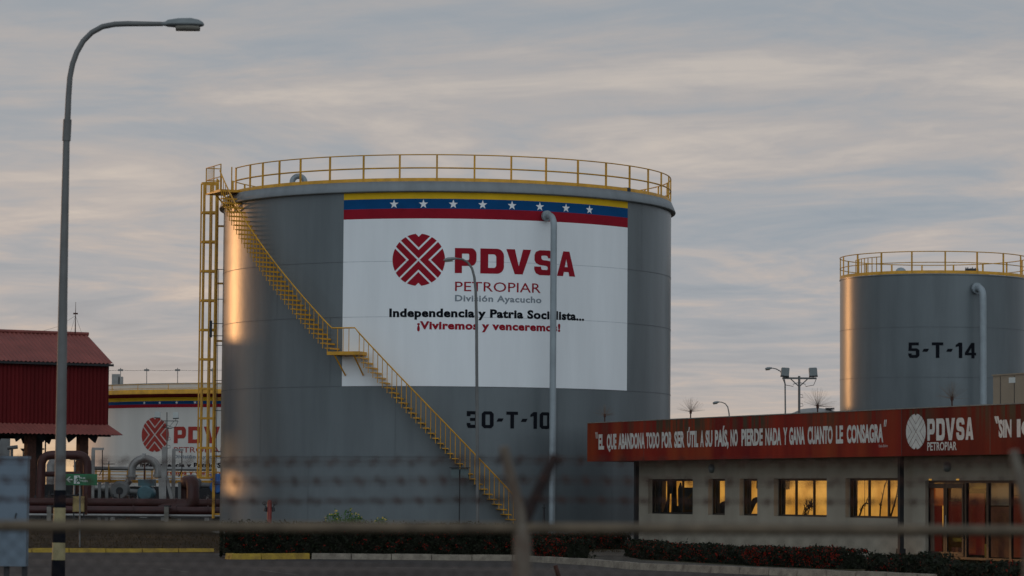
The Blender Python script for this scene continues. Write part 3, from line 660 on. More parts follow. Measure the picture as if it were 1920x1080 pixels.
wbox(wl, 0, DO[0], wz1, CH + 1.22, 0, -TH); wbox(wl, DO[1], LEN, wz1, CH + 1.22, 0, -TH); wbox(wl, DO[0], DO[1], dz1, CH + 1.22, 0, -TH)
wbox(wl, 0, .3, -.1, CH + 1.22, -TH, -10); wbox(wl, LEN - .3, LEN, -.1, CH + 1.22, -TH, -10); wbox(wl, .3, LEN - .3, -.1, CH + 1.22, -9.7, -10)
wl.build('wall', 'wall', off)
rf = MB(); wbox(rf, -1.6, LEN, CH + 1.225, CH + 1.45, 1.05, -10.3); rf.build('roof', 'conc', off)
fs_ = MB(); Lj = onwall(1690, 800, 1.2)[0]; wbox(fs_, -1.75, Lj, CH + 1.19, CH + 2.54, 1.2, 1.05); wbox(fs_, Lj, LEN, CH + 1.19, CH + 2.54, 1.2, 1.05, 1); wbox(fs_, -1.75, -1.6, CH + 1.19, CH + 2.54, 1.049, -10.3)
fas = fs_.build('fascia', ['fascia', 'fascia_dark'], off)
cp = MB(); wbox(cp, -1.77, LEN, CH + 2.541, CH + 2.57, 1.215, 1.03); cp.build('coping', 'conc', off)
# fascia lettering
FO = 1.206
def fl(px, y=828): return onwall(px, y, 1.2)[0]
words = [('"', 1116.5, 1121), ('EL', 1122.5, 1133), ('QUE', 1138, 1156), ('ABANDONA', 1159.8, 1209.3), ('TODO', 1211.8, 1236.7), ('POR', 1241, 1260.4), ('SER', 1264.5, 1283.8), ('ÚTIL', 1288.5, 1309.3), ('A', 1313.3, 1319.8), ('SU', 1323, 1336), ('PAÍS,', 1340.7, 1366.4), ('NO', 1370, 1383.5), ('PIERDE', 1390.5, 1430.4), ('NADA', 1435.3, 1465), ('Y', 1469, 1476.5), ('GANA', 1480, 1509.3), ('CUANTO', 1514.6, 1561.5), ('LE', 1567.6, 1581), ('CONSAGRA', 1588, 1656.4), ('"', 1657.5, 1663)]
zL0, zL1 = CH + 1.60, CH + 2.135
bl = []
for s, a, b in words:
    if s == '"': 
        for q in (0, .5):
            u = fl(a) + (fl(b) - fl(a)) * q; du = (fl(b) - fl(a)) * .32; up_ = -.0 if a < 1200 else .0
            bl.append(([(u, zL1 + .08), (u + du, zL1 + .08), (u + du * 1.5, zL1 - .14), (u + du * .9, zL1 - .14)] if a < 1200 else [(u + du * .6, zL1 + .12), (u + du * 1.6, zL1 + .12), (u + du * .7, zL1 - .08), (u, zL1 - .08)], [(0, 3, 2, 1)]))
        continue
    bl.append(text_block(s, fl(a), fl(b), zL0, zL1, .045))
bl.append(text_block('Simón Bolívar', fl(1648), fl(1665), onwall(1655, 838.5, 1.2)[1], onwall(1655, 833.5, 1.2)[1], 0))
for b_1 in bl: on_wall_obj('slogan_word', [b_1], 'stencil', fas, FO)
c_ = onwall(1717.5, 809.2, 1.2); e0 = fl(1699); e1 = fl(1736)
on_wall_obj('emblem', [emblem2d(c_[0], c_[1], (e1 - e0) / 2, onwall(1717.5, 775.8, 1.2)[1] - c_[1], .016, .02)], 'stencil', fas, FO)
on_wall_obj('lettering', [fit_letters('PDVSA', fl(1739), fl(1825.5), onwall(1780, 825.5, 1.2)[1], onwall(1780, 784, 1.2)[1])], 'stencil', fas, FO)
on_wall_obj('lettering', [text_block('PETROPIAR', fl(1739), fl(1794), onwall(1765, 844.5, 1.2)[1], onwall(1765, 828.8, 1.2)[1], .02)], 'stencil', fas, FO)
a_, b_ = onwall(1880, 820.5, 1.2)[1], onwall(1880, 787, 1.2)[1]
bl = [text_block('SIN', fl(1873), fl(1897), a_, b_, .045), text_block('IGUALDAD', fl(1907), fl(1907) + 5.0, a_, b_, .045)]
for q in (1864.5, 1868.5):
    u = fl(q); bl.append(([(u, b_ + .1), (u + .11, b_ + .1), (u + .19, b_ - .1), (u + .11, b_ - .1)], [(0, 3, 2, 1)]))
for b_1 in bl: on_wall_obj('slogan_word', [b_1], 'stencil', fas, FO)
# panel joints of the fascia
mb = MB()
for px in (1207, 1690, 1856):
    u = fl(px); wbox(mb, u, u + .025, CH + 1.20, CH + 2.53, 1.2, 1.2015)
mb.build('panel_joint', 'dark', fas)
# windows
def window(a, b, mull, z0, z1, dep, name='window', lab=None, glow_back=True):
    f = MB()
    wbox(f, a, b, z1 - .07, z1, -dep, -dep - .06); wbox(f, a, b, z0, z0 + .06, -dep, -dep - .06)
    for L in [a + .03] + mull + [b - .03]: wbox(f, L - .035, L + .035, z0 + .06, z1 - .07, -dep, -dep - .06)
    o = f.build(name, 'frame', off)
    if lab: o['label'] = lab
    MB().add([W(a, z0, -dep - .03), W(b, z0, -dep - .03), W(b, z1, -dep - .03), W(a, z1, -dep - .03)], [(0, 3, 2, 1)]).build('glass', 'glass', o)
    if glow_back:
        wbox(MB(), a - .2, b + .9, z0 - .3, z1 + .2, -dep - .62, -dep - .66).build('glow_panel', 'glow_back', o)
    return o
def L_in(px, y=930, dep=.20): return onwall(px, y, -dep)[0]
DEP = .17
wins = []
wins.append(window(WIN[0][0], WIN[0][1], [L_in(1253), L_in(1281)], wz0, wz1, DEP))
wins.append(window(WIN[1][0], WIN[1][1], [], wz0, wz1, DEP)); wins.append(window(WIN[2][0], WIN[2][1], [], wz0, wz1, DEP))
wins.append(window(WIN[3][0], WIN[3][1], [L_in(1493.5), L_in(1527)], wz0, wz1, DEP))
wins.append(window(WIN[4][0], WIN[4][1], [L_in(1630.5), L_in(1667)], wz0, wz1, DEP))
# dark silhouettes and plants set between the glass and the emissive panel
def inner(x0, y0, x1, y1, d=.5):
    a = onwall(x0, y0, -DEP - d); b = onwall(x1, y1, -DEP - d); return a, b
def slab(parent, name, pts, d, material='inside', th=.05):
    q = [onwall(x, y, -DEP - d) for x, y in pts]; n = len(q); mb = MB()
    vs = [W(L, z, -DEP - d) for L, z in q] + [W(L, z, -DEP - d - th) for L, z in q]
    mb.add(vs, [tuple(reversed(range(n))), tuple(range(n, 2 * n))] + [(i, (i + 1) % n, n + (i + 1) % n, n + i) for i in range(n)]); return mb.build(name, material, parent)
slab(wins[0], 'silhouette', [(1220, 896), (1239.5, 896), (1238, 966), (1220, 966)], .12)
slab(wins[0], 'silhouette', [(1252, 896), (1265.5, 896), (1267, 948), (1259, 925), (1254, 926), (1249, 946), (1243, 962), (1252, 966), (1253, 930)], .45)
slab(wins[0], 'silhouette', [(1258, 896), (1266, 896), (1266.5, 948), (1272, 949), (1272, 966), (1258, 966), (1259, 940)], .4)
slab(wins[0], 'silhouette_slab', [(1271, 917), (1275, 905), (1277, 917), (1280, 914), (1304, 914), (1304, 966), (1272, 966)], .45)
slab(wins[1], 'silhouette', [(1334, 896), (1347.5, 896), (1347.5, 966), (1334, 966)], .12)
slab(wins[1], 'silhouette_slab', [(1347, 946), (1353, 941), (1362, 939), (1362, 968), (1347, 968)], .4)
slab(wins[2], 'silhouette', [(1393, 896), (1406.5, 896), (1406.5, 966), (1393, 966)], .12)
slab(wins[2], 'silhouette_slab', [(1406, 948), (1411, 935), (1417, 932), (1422, 936), (1414, 946), (1407, 962)], .4)
slab(wins[2], 'silhouette_slab', [(1419, 896), (1423, 896), (1423, 920), (1418, 915)], .4)
slab(wins[3], 'silhouette', [(1458, 896), (1478, 896), (1478, 917.5), (1471, 918), (1470, 968), (1458, 968)], .12)
slab(wins[4], 'silhouette', [(1592, 894), (1606, 894), (1605, 970), (1592, 970)], .12)
def plant(parent, pts, r0=.03):
    q = [W(*onwall(x, y, -DEP - .35)[:2], -DEP - .35) for x, y in pts]; mb = MB().tube(q, [r0 * (1 - .6 * i / len(q)) for i in range(len(q))], 5)
    for i in range(14):
        c = q[random.randrange(len(q))]; d = Vector((random.uniform(-.1, .1) * UX, random.uniform(-.1, .1) * UY, random.uniform(-.08, .12))); mb.tube([c, c + d, c + d * 1.8], [.016, .012, .003], 3)
    mb.build('plant_stem', 'inside', parent)
plant(wins[4], [(1611, 968), (1614, 960), (1617, 950), (1621, 945), (1624, 943), (1629, 945)])
plant(wins[4], [(1650, 968), (1651, 950), (1655, 930), (1658, 915), (1663, 900)], .025)
plant(wins[4], [(1670, 968), (1677, 945), (1681, 930), (1684, 912), (1685, 902)], .03)
for k in range(5): plant(wins[3], [(1504 + k * 2.5, 968), (1508 + k * 2.5, 955), (1513 + k * 2, 948 - k), (1519 + k, 946 + k)], .012)
# glazed entrance: door pair and fixed lights, posters inside
poster_a = mat('poster_red', (.14, .010, .005), .5, 0, .6, 1.6, emit=(.10, .004, .001), es=.3)  # faint glow put into the poster colours by emission
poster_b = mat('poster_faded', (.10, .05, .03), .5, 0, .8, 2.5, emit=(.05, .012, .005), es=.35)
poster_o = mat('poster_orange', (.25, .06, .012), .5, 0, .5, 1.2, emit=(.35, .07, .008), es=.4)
ent = MB(); z0 = .10
wbox(ent, DO[0], DO[1], dz1 - .07, dz1, -.12, -.2); wbox(ent, DO[0], DO[1], z0, z0 + .07, -.12, -.2)
mulL = [onwall(px, 960, -.16)[0] for px in (1740, 1812, 1853.5, 1896)]; mulL = mulL + [mulL[-1] + 1.5 * i for i in range(1, 4)]
for L in mulL: wbox(ent, L - .06, L + .06, z0 + .07, dz1 - .07, -.121, -.199)
eo = ent.build('glazed_entrance', 'frame', off)
MB().add([W(DO[0], z0, -.17), W(DO[1], z0, -.17), W(DO[1], dz1, -.17), W(DO[0], dz1, -.17)], [(0, 3, 2, 1)]).build('glass', 'glass', eo)
dr = MB()
La, Lb, Lc = mulL[0] + .07, onwall(1775.5, 960, -.16)[0], mulL[1] - .07
for p, q in ((La, Lb - .01), (Lb + .01, Lc)):
    wbox(dr, p, q, dz1 - .22, dz1 - .08, -.10, -.15); wbox(dr, p, q, z0 + .08, z0 + .2, -.10, -.15); wbox(dr, p, p + .09, z0 + .2, dz1 - .22, -.10, -.15); wbox(dr, q - .09, q, z0 + .2, dz1 - .22, -.10, -.15)
dd = dr.build('door', 'frame', eo)
MB().tube([W(Lb + .1, .95, -.06), W(Lb + .1, 1.35, -.06)], .018, 6).build('handle', 'silver', dd)
def poster(px0, px1, y0, y1, mt, d=.32):
    a = onwall(px0, y0, -d); b = onwall(px1, y1, -d); wbox(MB(), a[0], b[0], b[1], a[1], -d, -d - .02).build('poster', mt, eo)
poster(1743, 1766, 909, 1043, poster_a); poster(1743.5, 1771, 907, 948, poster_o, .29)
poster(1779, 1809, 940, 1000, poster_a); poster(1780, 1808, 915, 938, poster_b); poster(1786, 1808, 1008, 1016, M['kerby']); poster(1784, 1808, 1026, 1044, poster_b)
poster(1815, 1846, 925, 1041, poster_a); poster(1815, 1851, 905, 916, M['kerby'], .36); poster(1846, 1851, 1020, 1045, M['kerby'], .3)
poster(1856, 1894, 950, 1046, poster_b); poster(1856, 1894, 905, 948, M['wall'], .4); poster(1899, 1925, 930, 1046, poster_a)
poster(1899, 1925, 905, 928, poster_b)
for px in (1747.5, 1799):
    u = onwall(px, 901, -.08)[0]; wbox(MB(), u, u + .12, dz1 + .005, dz1 + .045, -.02, .03).build('door_light', mat('small_lamp', (.5, .3, .05), emit=(1, .5, .08), es=.45), off)
# interior back wall so that glass looks into a dark room
mb = MB(); wbox(mb, DO[0] - .5, DO[1] + .5, 0, CH + 1.1, -1.6, -1.7); mb.build('lobby_wall', 'inside', off)
# columns at the canopy edge, bulkhead lamps
for px, y0, o_ in ((1193, 960, .55), (1689, 1000, .35)):
    L = onwall(px, y0, o_)[0]; c = MB(); c.box(W(L, (CH + 1.19) / 2, o_), (.13, .13, (CH + 1.19) * BS), 0, (uV, nV, zv)); c.box(W(L, .2, o_), (.2, .2, .3), 0, (uV, nV, zv)); c.build('canopy_column', 'dark', off)
for px, y in ((1336, 878.5), (1778, 875)):
    L, z = onwall(px, y); c = MB(); q = W(L, z, 0)
    c.tube([q, q + nV * .08, q + nV * .13], [.14, .14, .06], 16); lo = c.build('bulkhead_lamp', 'head', off)
# rooftop cooling unit
u0 = onwall(1862, 740, -3)[0]
L0 = onwall(1862, 730, -2.5)[0]; zr_ = CH + 1.45; ztop_ = onwall(1862, 705, -2.5)[1]
un = thing('rooftop_unit', 'beige panelled box unit standing on the office roof at the right edge', 'rooftop unit', W(L0 + 3, zr_, -4))
mb = MB(); wbox(mb, L0, L0 + 7, zr_ + .06, ztop_, -2.5, -5.5); hb = mb.build('housing', 'beige', un)
mb = MB()
for i in range(9): wbox(mb, L0 + .78 * i + .4, L0 + .78 * i + .43, zr_ + .1, ztop_ - .03, -2.5, -2.495)
mb.build('panel_joint', 'dark', hb)
mb = MB(); wbox(mb, L0 - .03, L0 + 7.03, ztop_, ztop_ + .04, -2.47, -5.53); mb.build('lid', 'beige', un)
a = onwall(1892, 708, -2.5); mb = MB(); wbox(mb, a[0], a[0] + .35, a[1] - .16, a[1], -2.5, -2.49); mb.build('label_plate', 'signw', hb)
mb = MB(); wbox(mb, L0 + .2, L0 + 6.8, zr_, zr_ + .06, -2.8, -5.2); mb.build('skid', 'dark', un)
# roof spike brushes
for i, (px, py, rr, lab) in enumerate(((1134, 779, .34, 'wire spike brush at the left end of the office roof, against the huge tank'), (1295, 772, .42, 'wire spike brush on the office roof just right of the huge tank'), (1533, 762, .5, 'wire spike brush on the office roof before the distant pale dome'), (1785, 747, .42, 'wire spike brush on the office roof against the slim tank'))):
    L = onwall(px, py, .6)[0]; zc_ = onwall(px, py, .6)[1]; q = W(L, zc_, .6)
    t = thing('spike_brush', lab, 'lightning brush', W(L, CH + 1.45, .6), 'spike brushes along the office roof')
    MB().tube([W(L, CH + 1.45, .6), q], .022, 5).tube([q - Vector((0, 0, .06)), q + Vector((0, 0, .05))], .045, 6).build('stem', 'rust', t)
    mb = MB()
    for j in range(80):
        th = random.uniform(0, 2 * math.pi); el = R_(random.uniform(2, 88)); d = Vector((math.cos(th) * math.cos(el), math.sin(th) * math.cos(el), math.sin(el) * .95))
        mb.tube([q, q + d * rr * random.uniform(.85, 1.1) * 1.15 + Vector((0, 0, -.04 if el < .5 else 0))], [.0024, .0012], 3, caps=False)
    mb.build('wires', 'spike', t)

# ================================================================= LAMPS AND MASTS
def cobra_head(c, d, L, parent, s=1.0):
    """flattened lamp housing that starts at c and runs along d"""
    c = Vector(c); d = Vector(d).normalized(); sd_ = Vector((-d.y, d.x, 0)).normalized(); vs = []; n = 14
    prof = [(0, .035, .035), (.10, .05, .05), (.16, .12, .075), (.4, .15, .10), (.7, .16, .105), (.88, .13, .08), (.97, .07, .045), (1, .02, .015)]
    for t, wd, h in prof:
        for j in range(n):
            a = 2 * math.pi * j / n; hh = h * s * (1.0 if math.sin(a) > 0 else .45)
            vs.append(c + d * (t * L) + sd_ * (wd * s * math.cos(a)) + Vector((0, 0, hh * math.sin(a))))
    fs = [(i * n + j, i * n + (j + 1) % n, (i + 1) * n + (j + 1) % n, (i + 1) * n + j) for i in range(len(prof) - 1) for j in range(n)] + [tuple(range(n - 1, -1, -1)), tuple(range((len(prof) - 1) * n, len(prof) * n))]
    h = MB().add(vs, fs, 0, True).build('lamp_head', 'head', parent); vs = []
    for t, wd in ((.35, .10), (.5, .13), (.75, .13), (.9, .08)):
        for j in range(9):
            a = math.pi * j / 8; vs.append(c + d * (t * L) + sd_ * (wd * s * math.cos(a)) - Vector((0, 0, .03 * s + .07 * s * math.sin(a))))
    MB().add(vs, [(i * 9 + j, i * 9 + j + 1, (i + 1) * 9 + j + 1, (i + 1) * 9 + j) for i in range(3) for j in range(8)], 0, True).build('lamp_lens', 'lens', h)
# big lamp on the left, 58 m away
Yp = 58.0
lp = thing('street_lamp', 'tall curved street lamp at far left with black and yellow bands at its foot', 'street lamp', (at(107, 1110, Yp).x, Yp, 0))
P = lambda x, y: at(x, y, Yp)
zone = [919, 952, 985, 1017.5, 1050, 1083]
mb = MB(); mb.tube([P(112.5, 919), P(118, 560), P(124.5, 262)], [.105, .084, .062], 16)
pl_ = mb.build('pole', 'pole', lp)
for i in range(6):
    y0 = zone[i]; y1 = zone[i + 1] if i < 5 else 1118
    f = lambda y: 112.5 - (y - 919) * .0215
    MB().tube([P(f(y0), y0), P(f(y1), y1)], [.108 + .004 * i, .112 + .004 * i], 16).build('painted_band', ['black', mat('band_cream', (.36, .30, .15), .6, 0, .2, 5)][i % 2], pl_)
MB().tube([P(124.5, 264), P(126.6, 224)], .078, 14).build('collar', 'pole', lp)
path = [P(126.5, 226), P(128.5, 180)] + [P(x, y) for x, y in ((131, 145), (136, 120), (144, 98), (156, 77), (172, 61), (192, 50), (215, 45.5), (240, 44.5), (305, 45))]
MB().tube(path, [.058, .055] + [.052] * 8 + [.042], 12).build('arm', 'pole', lp)
cobra_head(P(302, 46), (1, 0, -.0), .80, lp, 1.2)
# lamp in front of the big tank
def curved_lamp(base, pts, Yq, label, hd, hl, r0=.06, s=.75, group=None):
    t = thing('street_lamp', label, 'street lamp', base, group)
    Pq = [at(x, y, Yq) for x, y in pts]; pts2 = [Vector(base)] + Pq
    k = len(pts2); MB().tube(pts2, [r0 * (1 - .5 * i / k) for i in range(k)], 10).build('pole', 'pole', t)
    cobra_head(Pq[-1], hd, hl, t, s); return t
Yq = 104.0; b = at(896, 1000, Yq)
curved_lamp((b.x, Yq, gz(b.x, Yq)), [(893.5, 600), (892, 545), (889.5, 520), (885, 503), (877, 492), (868, 486.5), (858, 485)], Yq, 'slender grey street lamp standing in front of the huge tank beside its number', (-1, 0, -.12), .47, .055, .75)
Yq = 150.0; b = at(1368, 900, Yq)
curved_lamp((b.x, Yq, 0), [(1368, 790), (1367, 775), (1364.5, 763), (1360, 757), (1353, 754), (1350, 754)], Yq, 'small curved street lamp peeping over the office roof, right of the huge tank', (-1, 0, -.15), .36, .035, .7, 'lamps behind the office')
b = at(1473, 900, Yq)
curved_lamp((b.x, Yq, 0), [(1472.5, 770), (1472, 720), (1469, 704), (1463, 696), (1455, 691.5), (1449, 690.5)], Yq, 'curved street lamp behind the office, partly hidden by the left floodlight box', (-1, 0, -.1), .38, .04, .75, 'lamps behind the office')
# twin floodlight mast
def flood_mast(label, x, ytop, ybase, x0, x1, ybar, Yq, fw, fh, boxes, zb=0, th=.05, fm='head'):
    q = at(x, ybase, Yq); t = thing('floodlight_mast', label, 'floodlight mast', (q.x, Yq, zb))
    MB().tube([(q.x, Yq, zb), at(x, ytop, Yq)], th, 8).build('pole', 'pole', t)
    a, b2 = at(x0, ybar, Yq), at(x1, ybar + .5, Yq); MB().box((a + b2) / 2, ((b2 - a).length, th * 1.3, th * 1.5)).build('crossbar', 'pole', t)
    m_ = at(x, ybar + 16, Yq)
    for e in (a.lerp(b2, .22), a.lerp(b2, .76)): MB().tube([m_, e], th * .45, 5).build('brace', 'pole', t)
    for i, (bx, by) in enumerate(boxes):
        c = at(bx, by, Yq); s_ = -1 if i == 0 else 1; ax = (Vector((1, 0, .05 * s_)).normalized(), Vector((0, 1, .0)), Vector((-.08 * s_, .0, 1)).normalized())
        f = MB().box(c, (fw, fw * .7, fh), 0, ax).box(c + ax[2] * (fh * .52), (fw * .86, fw * .6, fh * .08), 0, ax).build('floodlight', fm, t)
        MB().box(c - ax[2] * (fh * .5), (fw * 1.04, fw * .74, fh * .16), 0, ax).build('visor', 'dark', f)
        MB().tube([c - ax[2] * fh * .5, Vector((c.x, Yq, at(x, ybar, Yq).z))], th * .4, 5).build('bracket', 'pole', f)
    mb = MB()
    for s_, e in ((-1, a), (1, b2)):
        mb.tube([e, e + Vector((-s_ * .12, 0, -.28)), e + Vector((-s_ * .45, 0, -.34)), m_ + Vector((s_ * .25, 0, .1)), m_ + Vector((0, 0, .18))], .012, 4)
    pz = at(x, ybar + 30, Yq)
    for k in range(3):
        c = pz - Vector((0, 0, .36 * k)); mb.tube([c, c + Vector((.14 if k % 3 < 2 else -.14, 0, -.03)), c + Vector((.16 if k % 3 < 2 else -.16, 0, -.13)), c + Vector((0, 0, -.16))], .01, 4)
    mb.build('cable', 'dark', t); return t
flood_mast('twin floodlight mast rising behind the office roof left of the slim tank', 1498.5, 705, 900, 1467, 1531, 709, 130, .33, .34, ((1472, 698), (1524.5, 698)))
flood_mast('twin floodlight mast in front of the white tank on the left', 313, 773, 960, 303, 334, 789, 140, .24, .26, ((295.5, 778), (329.5, 779)), .65, .025, 'signw')
# distant dome
dm = thing('distant_tank', 'pale distant tank dome just showing over the office roof left of the slim tank', 'storage tank', (at(1530, 800, 260).x, 260, 0))
q = at(1530, 767, 260); rr = 60 / F * 260
MB().lathe((q.x, 260), [(rr * 1.12, 0), (rr * 1.12, q.z - .75), (rr * .75, q.z - .35), (rr * .45, q.z), (.01, q.z + .12)], 48).build('shell', 'silver', dm)
q2 = at(1556, 766, 259); MB().box(q2 - Vector((0, 0, .02)), (.7, .5, .14)).tube([q2 - Vector((0, 0, .5)), q2], .12, 6).build('vent', 'dark', dm)

# ================================================================= RED SHED
SA = R_(30.5); su = Vector((math.cos(SA), math.sin(SA), 0)); sv = Vector((-math.sin(SA), math.cos(SA), 0))
YE = 137.0; e = at(214, 682, YE); zE = e.z; o_ = Vector((e.x, YE, 0))
shed = thing('pump_shelter', 'open red metal-clad pump shelter on columns at the left edge', 'shelter', (e.x - 3, YE - 1, .65))
SLEN = 15.0; HW = 3.0
def S(u, v, z): return o_ + su * u + sv * v + Vector((0, 0, z))     # u negative = leftwards
zR = at(158, 628, YE + 2.6).z
def corr(mb, a, b, c, d, pitch=.2, amp=.028, nn=None):
    """corrugated sheet: a->b along the ribs' row, a->d / b->c along each rib"""
    a, b, c, d = map(Vector, (a, b, c, d)); L = (b - a).length; n = nn or int(L / pitch) * 2; nrm = (b - a).cross(d - a).normalized(); vs = []
    for i in range(n + 1):
        t = i / n; h = nrm * (amp if i % 2 else -amp); vs += [a.lerp(b, t) + h, d.lerp(c, t) + h]
    mb.add(vs, [(2 * i, 2 * i + 2, 2 * i + 3, 2 * i + 1) for i in range(n)]); return mb
mb = MB(); corr(mb, S(-SLEN, 0, zE), S(0, 0, zE), S(0, HW, zR), S(-SLEN, HW, zR)); corr(mb, S(0, 2 * HW, zE), S(-SLEN, 2 * HW, zE), S(-SLEN, HW, zR), S(0, HW, zR))
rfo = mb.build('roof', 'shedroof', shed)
MB().tube([S(-SLEN, HW, zR + .04), S(.03, HW, zR + .04)], .09, 6).build('ridge_cap', 'shedroof', rfo)
MB().box(S(-SLEN / 2, .05, zE - .07), (SLEN, .05, .1), 0, (su, sv, zv)).build('gutter', 'dark', rfo)
q = at(210, 797, YE + .2); zW = q.z; zK = at(222, 815.5, YE - .8).z
mb = MB(); corr(mb, S(-SLEN + .1, .25, zW), S(-.12, .25, zW), S(-.12, .25, zE + .05), S(-SLEN + .1, .25, zE + .05), .18, .03)
corr(mb, S(-.12, .25, zW), S(-.12, 2 * HW - .25, zW), S(-.12, 2 * HW - .25, zE + .05), S(-.12, .25, zE + .05), .18, .03); corr(mb, S(-.12, 2 * HW - .25, zW), S(-SLEN + .1, 2 * HW - .25, zW), S(-SLEN + .1, 2 * HW - .25, zE), S(-.12, 2 * HW - .25, zE), .18, .03)
mb.add([S(-.12, .25, zE), S(-.12, HW, zR - .05), S(-.12, 2 * HW - .25, zE)], [(0, 2, 1)])
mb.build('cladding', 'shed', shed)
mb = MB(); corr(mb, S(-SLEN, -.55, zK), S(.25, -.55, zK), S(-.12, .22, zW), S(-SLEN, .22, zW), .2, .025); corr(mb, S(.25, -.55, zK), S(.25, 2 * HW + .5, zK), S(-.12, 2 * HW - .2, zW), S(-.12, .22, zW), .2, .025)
mb.build('skirt_roof', 'shedroof', shed)
for px in (66, 164):
    for v in (.35, 2 * HW - .4):
        a0, c0 = ray(px, 850); u = -(o_.x - a0 * o_.y) / (su.x - a0 * su.y) if True else 0
        MB().box(S(u - .1, v, (zK + .2) / 2 + .3), (.40, .40, zK - .5), 0, (su, sv, zv)).build('column', 'rust' if v < 1 else 'dark', shed)
        for s_ in (-1, 1):
            mm = MB(); mm.add([S(u - .1 + s_ * .2, v, zK - .02), S(u - .1 + s_ * .75, v, zK - .02), S(u - .1 + s_ * .62, v, zK - .35)], [(0, 1, 2)]).add([S(u - .1 + s_ * .2, v + .1, zK - .02), S(u - .1 + s_ * .75, v + .1, zK - .02), S(u - .1 + s_ * .62, v + .1, zK - .35)], [(0, 2, 1)])
            mm.build('gusset', 'dark', shed)
MB().box(S(-SLEN / 2, .35, zK + .08), (SLEN, .25, .3), 0, (su, sv, zv)).box(S(-SLEN / 2, 2 * HW - .4, zK + .05), (SLEN, .25, .35), 0, (su, sv, zv)).build('beam', 'dark', shed)
en = thing('sun_blocker', 'unseen dark box added under the far left end of the red shelter to block the sun', 'enclosure', S(-10, 3, .65))  # unseen box added to keep low sun off the big tank's foot
MB().box(S(-10, 3, 1.9), (7.5, 2.6, 2.5), 0, (su, sv, zv)).build('housing', 'dark', en); MB().box(S(-10, 3, 3.2), (7.7, 2.8, .1), 0, (su, sv, zv)).build('lid', 'pole', en)
for k in range(5): MB().box(S(-12.9 + 1.45 * k, 1.68, 1.9), (1.2, .04, 1.9), 0, (su, sv, zv)).build('blocker_panel', 'pole', en)
q = S(-2.2, HW, zR); mq = at(142, 566, q.y); mt_ = thing('antenna_mast', 'thin lightning mast with guy wires on the red shelter roof', 'mast', (mq.x, q.y, zR))
MB().tube([(mq.x, q.y, zR), (mq.x, q.y, mq.z)], [.03, .008], 5).box((mq.x, q.y, at(142, 588, q.y).z), (.2, .05, .07)).build('pole', 'rust', mt_)
tz = at(142, 592, q.y).z
MB().tube([(mq.x, q.y, tz), at(132, 624, q.y - .5)], .006, 3).tube([(mq.x, q.y, tz), at(154, 627, q.y - .2)], .006, 3).tube([(mq.x, q.y, tz), at(110, 612, q.y), at(72, 623, q.y)], .006, 3).build('guy_wire', 'dark', mt_)

# ================================================================= PIPEWORK (left)
G0 = .65
def P3(x, y, Y): return at(x, y, Y)
def pipe_thing(name, label, cat, pts, r, mt, Y=None, n=12, group=None):
    q = [Vector(p) for p in pts]; base = min(q, key=lambda v: v.z).copy(); t = thing(name, label, cat, (base.x, base.y, base.z - r), group)
    MB().tube(q, r, n).build('pipe', mt, t); return t
def elbowed(pts, r, k=5):
    """rounds the corners of a polyline"""
    P_ = [Vector(p) for p in pts]; out = [P_[0]]
    for i in range(1, len(P_) - 1):
        a = P_[i] + (P_[i - 1] - P_[i]).normalized() * r; b = P_[i] + (P_[i + 1] - P_[i]).normalized() * r; out += bend(a, b, P_[i], k)
    return out + [P_[-1]]
Yg = 131
pipe_thing('red_pipe_loop', 'dark red pipe loop arching beneath the red shelter', 'pipe', elbowed([P3(75, 962, Yg), P3(78, 853, Yg), P3(164, 853, Yg), P3(163, 952, Yg)], .45), .18, 'maroon')
pipe_thing('red_branch_pipe', 'short dark red pipe crossing inside the red pipe loop', 'pipe', [P3(76, 889, Yg + .6), P3(150, 889, Yg + .6)], .11, 'maroon')
# long ground lines
for y, r, mt, lab, Yh in ((943, .17, 'maroon', 'upper of two long maroon pipes running along the ground on the left', 128.8), (957.5, .17, 'maroon', 'lower of two long maroon pipes running along the ground on the left', 128.2), (967, .06, 'silver', 'thin silver pipe lying lowest, in front of the two long maroon pipes', 127.6)):
    t = pipe_thing('ground_pipe', lab, 'pipe', [P3(-150, y - 3, Yh), P3(160, y - 1, Yh), P3(440, y + 1, Yh)], r, mt, group='long pipes along the ground')
    if mt == 'maroon':
        mb = MB()
        for x in (110, 250, 330, 390): c = P3(x, y, Yh); mb.tube([c - Vector((.03, 0, 0)), c + Vector((.03, 0, 0))], r + .035, 12)
        mb.build('clamp', 'maroon', t)
pipe_thing('red_expansion_loop', 'thick rusty red pipe hoop standing beside the yellow caged ladder', 'pipe', elbowed([P3(300, 951, 128.9), P3(362, 950, 128.6), P3(362, 903, 128.8), P3(347, 903, 130.6), P3(346, 958, 130.6)], .42, 8), .26, 'maroon')
for i, x in enumerate((92, 312)):
    q = P3(x, 970, 127.2); zt_ = P3(x, 950, 127.2).z; t = thing('pipe_support', ['stubby concrete pipe support just left of the banded lamp foot', 'stubby concrete pipe support below the bright braced post'][i], 'pipe support', (q.x, 127.2, G0), 'concrete pipe supports')
    MB().box((q.x, 127.2, (G0 + zt_) / 2), (.17, .2, zt_ - G0)).build('post', 'conc', t); MB().box((q.x, 127.6, zt_ + .02), (.2, .9, .06)).build('saddle', 'dark', t)
